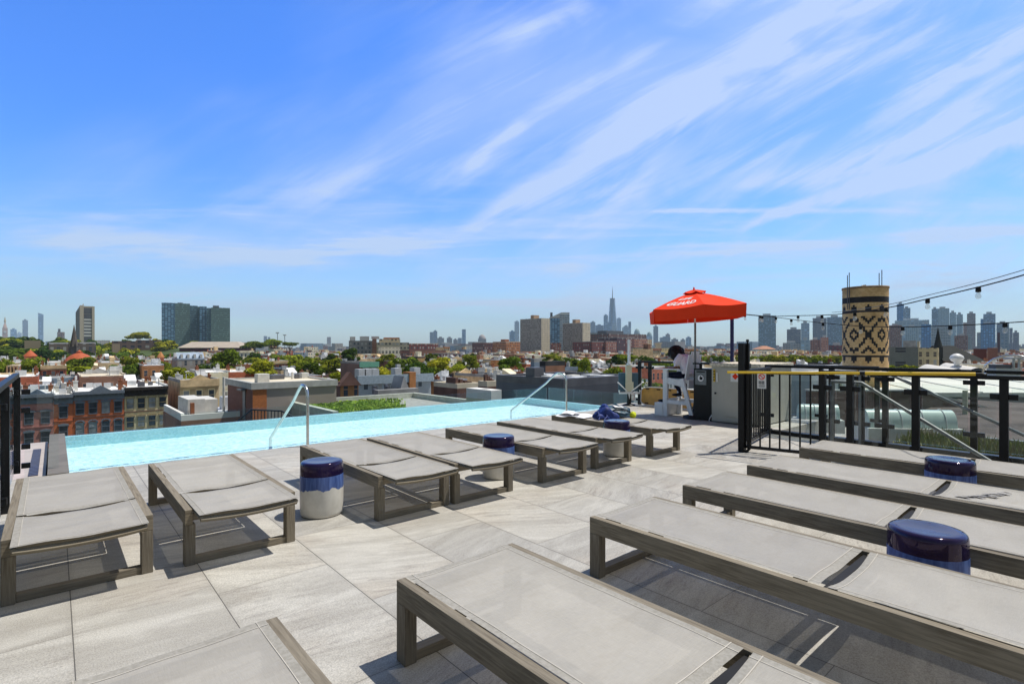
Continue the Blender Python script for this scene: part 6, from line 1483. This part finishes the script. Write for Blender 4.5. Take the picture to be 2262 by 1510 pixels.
# green roof and low roofs seen through the right hand railings
def right_side():
    z=-.55
    t=empty('planted_roof',(9.4,0,z),0,'low planted roof with long grass beyond the right railings','roof garden')
    MB().box(6.02,19,-14,4.5,-2,-.16).build('tarred_roof',mat('brown_tar_roof',(.11,.085,.075),.95,var=.3,vs=.7),t); MB().box(5.9,6.018,-12,3.2,-2,.03).build('edge_board',M['steel_dull'],t)
    MB().box(0,5.89,-12,3.2,-2,-.02).build('soil_bed',mat('brown_soil',(.16,.13,.07),.95,var=.4,vs=1.3),t)
    b=MB(); r=random.Random(31)
    for k in range(24000):
        x=.1+5.7*r.random(); y=r.uniform(-11.5,3.1); a=r.uniform(0,pi); s=r.uniform(.010,.028)*(1+x*.06); hh=r.uniform(.06,.24)*(.6+.8*(sin(x*1.7+y)*sin(y*1.3)+1)/2); lx=r.uniform(-.08,.08); ly=r.uniform(-.08,.08)
        b.face([(x-cos(a)*s,y-sin(a)*s,-.02),(x+cos(a)*s,y+sin(a)*s,-.02),(x+lx,y+ly,-.02+hh)])
    q=NT('dry_meadow_grass'); co=q.coord('Object'); n=q.noise(co,.9,5); n2=q.noise(co,14,3); q.base(q.mix(q.ss(n,.4,.62),q.mix(n2,(.13,.17,.03),(.24,.25,.06)),q.mix(n2,(.20,.17,.09),(.34,.28,.15)))); q.set(Roughness=.9); b.build('meadow_grass',q.mt,t,kind='stuff')
    # barrel skylights
    pal=mat('pale_green_polycarbonate',(.46,.56,.52),.3,var=.06,vs=1)
    for (p0,p1,py0,pyb,D,lab) in ((1921,2116,905,944,12.6,'right one of two pale green barrel skylights on the planted roof'),(1770,1856,893,925,14.5,'left one of two pale green barrel skylights, partly behind the gate')):
        A=Vector(at(p0,D,0)); B=Vector(at(p1,D*.985,0)); dv=B-A; L=dv.length; rr=(zat(py0,D)-zat(pyb,D))*.56
        u=empty('barrel_skylight',(A.x,A.y,zat(pyb,D)),atan2(dv.y,dv.x),lab,'skylight','barrel skylights')
        b=MB(); b.grid(lambda a,c:(L*a,rr-rr*cos(pi*c),rr*1.75*sin(pi*c)**.85),8,18); 
        for xx in (0,L): b.face([(xx,rr-rr*cos(pi*k/18),rr*1.75*sin(pi*k/18)**.85) for k in range(19)][::(1 if xx else -1)])
        b.build('vault',pal,u); MB().box(-.08,L+.08,-.10,2*rr+.1,-.35,-.003).build('curb',M['trimwhite'],u)
        for k in range(4): MB().tube([(L*(k+.5)/4,rr-(rr+.01)*cos(pi*q/12),(rr*1.75+.01)*sin(pi*q/12)**.85) for q in range(13)],.012,4).build('rib',M['metalbox'],u)
    # dark parapet wall, then sheds
    A=Vector(at(1792,19)); wl=lambda px:(px-1792)*19/FPX; Z=lambda py:zat(py,19)+6
    t=empty('low_brick_wall',(A.x,A.y,-6),-YAW,'long purplish brown brick wall beyond the planted roof, its top sloping down to the right','wall')
    b=MB(); b.prism([(0,0),(wl(2330),0),(wl(2330),Z(942)),(wl(2040),Z(866)),(0,Z(864))],0,.35); b.build('wall',mat('purple_brown_brick',(.13,.085,.075),.9,var=.25,vs=1),t)
    bar(MB(),(wl(2030),.17,Z(863)),(wl(2330),.17,Z(938)),.42,.07).build('white_coping',M['trimwhite'],t); MB().box(-.05,wl(2032),-.04,.39,Z(864),Z(861)).build('coping',RM['grey'],t)
    t,w,d,h=block('grey_shed','blue grey panelled shed wall left of the white roof, behind the railing',1790,1786,1962,25,842,mat('pale_grey_panel',(.36,.38,.40),.7,var=.1,vs=.6),None,RM['silver'],base=-6,depth=3,reserve=False,cat='shed')
    b=MB()
    for k in range(7): b.box(w*(.1+.1*k),w*(.1+.1*k)+.3,-.05,-.003,h-.55,h-.25)
    b.build('vent_slot',M['darkmetal'],t)
    # long white low pitched roof
    D0=27; A=Vector(at(1968,D0)); h=zat(866,D0)+8; hr=zat(834,34)+8; t=empty('white_roofed_hall',(A.x,A.y,-8),-YAW,'hall with a big white low pitched roof beyond the right railing','hall')
    MB().box(.3,16,.3,13,0,h-.2).build('wall',F('blue_grey_corrugated',(.19,.22,.26),bw=3.2,fh=2.6,ww=.28,wh=.22,glass=(.06,.07,.08)),t)
    b=MB(); b.face([(-1.4,-.2,h),(16,-.2,h),(16,7,hr),(1.8,7,hr)]); b.face([(1.8,7,hr),(16,7,hr),(16,14,h),(-1.4,14,h)]); b.face([(-1.4,14,h),(-1.4,-.2,h),(1.8,7,hr)]); b.box(-1.4,16,-.23,-.205,h-.22,h)
    b.build('white_roof',mat('white_sheet_roof',(.70,.66,.58),.7,var=.06,vs=.5),t); MB().box(2.0,16,6.9,7.1,hr+.001,hr+.08).build('ridge',M['trimwhite'],t)
    for k in range(5): bar(MB(),(1.5+3*k,-.2,h+.02),(3.0+2.7*k,6.9,hr+.02),.05,.04).build('roof_seam',M['metalbox'],t)
    P=Vector(at(2132,17,-6)); t=empty('support_post',tuple(P),0,'pale khaki square post standing beyond the right railing','post'); MB().box(-.06,.06,-.06,.06,0,zat(862,17)+6).build('post',mat('khaki_paint',(.42,.42,.30),.7),t)
    # wavy white canopy with a ball vent
    D0=62; A=Vector(at(2085,D0)); s=D0/FPX; t=empty('wavy_canopy',(A.x,A.y,zat(828,D0)),-YAW,'scalloped white canopy roof with a round white vent at right','canopy')
    Lw=128*s
    def cf(u,v):
        x=Lw*u; y=4.5*v; k=abs(sin(u*pi*2.5)); return (x,y,.15+(.62+.55*math.sin(pi*u))*(.35+.65*k)*(.6+.4*v))
    b=MB(); b.grid(cf,60,10); b.build('fabric_roof',mat('white_canvas',(.62,.60,.56),.8,var=.06),t); MB().box(0,Lw,.3,4.4,-2,.15).build('wall',M['darkmetal'],t)
    b=MB(); b.lathe([(.28,0),(.28,.35),(.55,.55),(.72,.85),(.62,1.15),(.3,1.38),(.01,1.45)],20,c=(Lw*.52,2.4,1.05)); b.build('ball_vent',M['whiteplastic'],t)
    D0=48; A=Vector(at(2225,D0)); t=empty('roof_machine',(A.x,A.y,zat(822,D0)),-YAW,'white framed rooftop machine with a dark hood near the right edge','rooftop unit')
    b=MB(); b.box(-1.0,1.2,0,1,-.4,.35); b.box(.55,.7,0,.1,.36,1.2); b.box(1.05,1.2,0,.1,.36,1.2); b.box(.4,1.3,-.05,.9,1.2,1.35); b.build('frame',M['trimwhite'],t); MB().box(-.9,.5,.1,.9,.351,.7).build('hood',M['darkmetal'],t)
    BLD.append((1780,2400,0,110))
right_side()

lay_rows()

# light masts of the sports field
for px,D,py,lab in ((613,520,736,'thin white floodlight mast among the trees, left one'),(629,540,741,'thin white floodlight mast among the trees, right one')):
    x,y,_=at(px,D); t=empty('floodlight_mast',(x,y,-14),-YAW,lab,'mast','floodlight masts'); MB().tube([(0,0,0),(0,0,zat(py,D)+14)],.28,6).build('mast',M['steel_dull'],t); MB().box(-1.6,1.6,-.3,.3,zat(py,D)+14,zat(py,D)+15).build('lamp_bar',M['metalbox'],t)

# ------------------------------------------------------------------ trees
def leaf_mat():
    t=NT('tree_leaves'); oi=t.nd('ShaderNodeObjectInfo'); co=t.coord('Object'); n=t.noise(co,2.2,3); g=t.nd('ShaderNodeNewGeometry'); rp=g.outputs['Random Per Island']
    c=t.mix(t.ss(n,.3,.7),oi.outputs['Color'],t.mix(1,oi.outputs['Color'],(1.5,1.35,.9),'MULTIPLY')); c=t.mix(1,c,t.mix(rp,(.62,.66,.6),(1.35,1.3,1.25)),'MULTIPLY')
    df=t.nd('ShaderNodeBsdfDiffuse'); tl=t.nd('ShaderNodeBsdfTranslucent'); t.L.new(c,df.inputs[0]); t.L.new(c,tl.inputs[0]); mx=t.nd('ShaderNodeMixShader'); mx.inputs[0].default_value=.28; t.L.new(df.outputs[0],mx.inputs[1]); t.L.new(tl.outputs[0],mx.inputs[2]); t.L.new(mx.outputs[0],t.out.inputs[0]); t.N.remove(t.bs); return t.mt
M['leaf']=leaf_mat(); M['bark']=mat('bark',(.12,.09,.065),.95,var=.3,vs=1)
def crown_mesh(seed, flat=.75, nl=2600, nb=15, size=.055):
    r=random.Random(seed); blobs=[]
    for k in range(nb):
        a=r.uniform(0,2*pi); q=r.uniform(.2,.78); z=r.uniform(-.5,.66); blobs.append((Vector((cos(a)*q*(1-.35*abs(z)),sin(a)*q*(1-.35*abs(z)),z*flat)),r.uniform(.19,.38)))
    blobs.append((Vector((0,0,.1)),.5))
    b=MB(); n=0
    while n<nl:
        c,R=r.choice(blobs); d_=Vector((r.gauss(0,1),r.gauss(0,1),r.gauss(0,1))).normalized()
        rad=R*(1-.30*r.random()**2); p=c+Vector((d_.x*rad,d_.y*rad,d_.z*rad*.85))
        if d_.z<-.3 and r.random()<.6: continue
        t=(d_+Vector((r.uniform(-.8,.8),r.uniform(-.8,.8),r.uniform(-.8,.8)))).normalized(); u=t.cross(Vector((0,0,1))); 
        if u.length<.1: continue
        u.normalize(); w=t.cross(u); s=size*r.uniform(.6,1.5)
        b.face([p-u*s-w*s*.3,p+u*s*.3-w*s,p+u*s+w*s*.4,p-u*s*.2+w*s]); n+=1
    return b
def trunk_mesh(seed):
    r=random.Random(seed); b=MB(); b.tube([(0,0,-1.9),(.02,0,-1.2),(0,.02,-.5),(0,0,.1)],[.085,.065,.05,.025],8)
    for k in range(6):
        a=k*1.05+r.uniform(-.3,.3); z=r.uniform(-.8,-.2); b.tube([(0,0,z),(cos(a)*.25,sin(a)*.25,z+.3),(cos(a)*.5,sin(a)*.5,z+.6)],[.035,.024,.008],6)
    return b
CR=[crown_mesh(40+i,fl,nl,nb,sz).mesh('crown',M['leaf']) for i,(fl,nl,nb,sz) in enumerate(((.75,3000,16,.05),(.9,3000,14,.05),(.6,2600,18,.055),(.8,1400,13,.075),(.65,1400,14,.075)))]
TRK=[trunk_mesh(i).mesh('trunk',M['bark']) for i in range(3)]
HUE={'dark green':(.055,.095,.020),'deep green':(.095,.145,.024),'mid green':(.17,.215,.028),'yellow green':(.27,.30,.034),'bluish green':(.045,.09,.034)}
tc={}
def tree(px,ytop,ybot,wpx,D,hue,lab=None,small=False,zb=None):
    x,y,_=at(px,D); zt=zat(ytop,D); zbm=zat(ybot,D); R=wpx*D/FPX/2; H=(zt-zbm)/2; zc=(zt+zbm)/2
    r=random.Random(int(px*13+D)); t=empty('tree',(x,y,zc),r.uniform(0,6.28))
    ci=r.choice((3,4)) if small else r.choice((0,1,2)); cr=bpy.data.objects.new('crown',CR[ci]); COL.objects.link(cr); setp(cr,t)
    cr.scale=(R*1.02,R*1.02,H*1.15); j=r.uniform(.85,1.15); c=HUE[hue]; cr.color=(c[0]*j*r.uniform(.9,1.1),c[1]*j,c[2]*j,1)
    tr=bpy.data.objects.new('trunk',r.choice(TRK)); COL.objects.link(tr); setp(tr,t); g=(zc-(hillz(x,y)-1 if px<620 and D>300 else GZ)); tr.scale=(R*.9,R*.9,max(.5,g/1.9))
    lm=next(s for lim,s in LM if px<lim); key=(hue,lm); k=tc.get(key,0); tc[key]=k+1
    tag(t,lab or '%s tree, %s of that tone %s'%(hue,ORD[min(k,15)],lm),'tree','trees among the old streets')
for a in ((506,767,838,96,150,'deep green','biggest round deep green tree below the glass towers'),(583,792,838,84,128,'yellow green','broad yellow green tree right of the biggest round tree'),(684,796,834,70,132,'deep green','round deep green tree above the taupe building roof'),(388,802,852,72,118,'mid green','mid green tree behind the low white walled building'),
 (97,766,812,62,255,'bluish green','tall bluish green tree below the church spire, left'),(776,766,804,54,215,'dark green','dark solitary round tree left of the cream gridded block'),(1132,784,830,84,128,'deep green','wide deep green tree above the charcoal building'),(1037,780,822,60,172,'mid green','mid green tree left of the wide deep green one'),(1010,800,824,44,150,'yellow green','small yellow green tree below the maroon building'),
 (1222,779,802,62,262,'mid green','mid green tree right of the narrow blue grey wall'),(1258,786,806,44,245,'deep green','deep green tree beside the mid green one under the right slab'),(1384,777,806,52,205,'mid green','green tree beside the white mast of the pool lift'),(305,729,752,56,610,'yellow green','rounded tree standing clear above the school block'),(180,804,826,46,150,'yellow green','small bright yellow green tree below the orange red roof'),(255,804,828,50,160,'deep green','deep green tree left of the turreted house'),
 (288,786,816,54,215,'dark green','dark tree left of the turreted house, behind'),(648,800,822,40,140,'mid green','mid green tree left of the round deep green one'),(880,810,836,50,118,'mid green','mid green tree behind the blue fronted building'),(846,816,836,40,122,'yellow green','small yellow green tree behind the blue fronted building'),(600,745,768,50,520,'mid green','mid green tree at the floodlight masts'),(640,752,768,40,500,'deep green','deep green tree right of the floodlight masts'),(560,750,772,60,460,'deep green','deep green tree right of the arena'),(360,796,822,40,170,'mid green','mid green tree in front of the turreted house'),(940,800,818,36,200,'deep green','deep green tree right of the blank gable'),(965,806,826,36,180,'mid green','mid green tree right of the blank gable, nearer')):
    tree(*a[:6],lab=a[6])
r=random.Random(77)
for i in range(86):   # the wooded rise at left
    px=r.uniform(-20,280) if i%4 else r.uniform(262,560); D=r.uniform(300,600); top=r.uniform(738,757) if px<160 else r.uniform(744,766); hgt=r.uniform(20,32)*430/D
    if 385<px<532 and D<505: continue
    tree(px,top+ max(0,(470-D)*.16),top+hgt+12+max(0,(470-D)*.16),r.uniform(44,70)*450/D,D,r.choice(('mid green','yellow green','deep green','deep green','dark green')),small=True)
for i in range(34):   # tree belt right of the umbrella
    px=1640+ (i%17)*14+r.uniform(-6,6) if i<30 else r.uniform(1540,1600); D=r.uniform(205,300); top=r.uniform(780,788) 
    tree(px,top,top+26,r.uniform(24,40),D,r.choice(('mid green','yellow green','mid green','deep green')),small=True)
for i in range(7): tree(1540+i*11,784+r.uniform(-2,3),806,22,r.uniform(250,300),r.choice(('mid green','yellow green')),small=True)
for i in range(6): tree(1968+i*17,803+r.uniform(-2,4),832,r.uniform(24,34),r.uniform(92,120),r.choice(('mid green','yellow green')),small=True)
for i in range(130):   # streets and back yards
    D=r.choice((r.uniform(105,200),r.uniform(160,330),r.uniform(250,420))); px=r.uniform(-30,1560)
    if px<380 and D<130: D+=60
    if 480<px<700 and D<170: continue
    zt=GZ+r.uniform(12.5,17.5); w=r.uniform(7,12); top=HYP+(EYE-zt)*FPX/D; bot=top+r.uniform(6.5,9)*FPX/D
    tree(px,top,bot,w*FPX/D,D,r.choice(('dark green','deep green','mid green','mid green','yellow green')),small=D>170)

# far shore: the low line of buildings on the horizon
b=MB(); r=random.Random(9)
for i in range(900):
    px=r.uniform(-60,2330); D=r.uniform(1900,4600); x,y,_=at(px,D); w=r.uniform(20,70); hh=r.uniform(10,24) if r.random()<.85 else r.uniform(24,44)
    b.box(x-w/2,x+w/2,y-w/2,y+w/2,GZ,GZ+hh,r.randrange(4),bottom=False)
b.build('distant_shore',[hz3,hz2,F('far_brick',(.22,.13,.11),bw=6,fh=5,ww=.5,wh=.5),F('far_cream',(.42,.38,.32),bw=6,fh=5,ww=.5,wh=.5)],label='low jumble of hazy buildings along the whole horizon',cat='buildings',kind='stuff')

# ------------------------------------------------------------------ haze
hz=MB(); hz.box(-9500,9500,-9500,9500,GZ-1,640)
q=NT('haze_air'); v=q.nd('ShaderNodeVolumePrincipled'); v.inputs['Color'].default_value=(.62,.82,1,1); v.inputs['Density'].default_value=8.0e-5; v.inputs['Anisotropy'].default_value=.0
q.L.new(v.outputs[0],q.out.inputs['Volume']); q.N.remove(q.bs)
hz.build('haze',q.mt,kind='stuff',label='pale blue summer haze over the whole city',cat='haze')
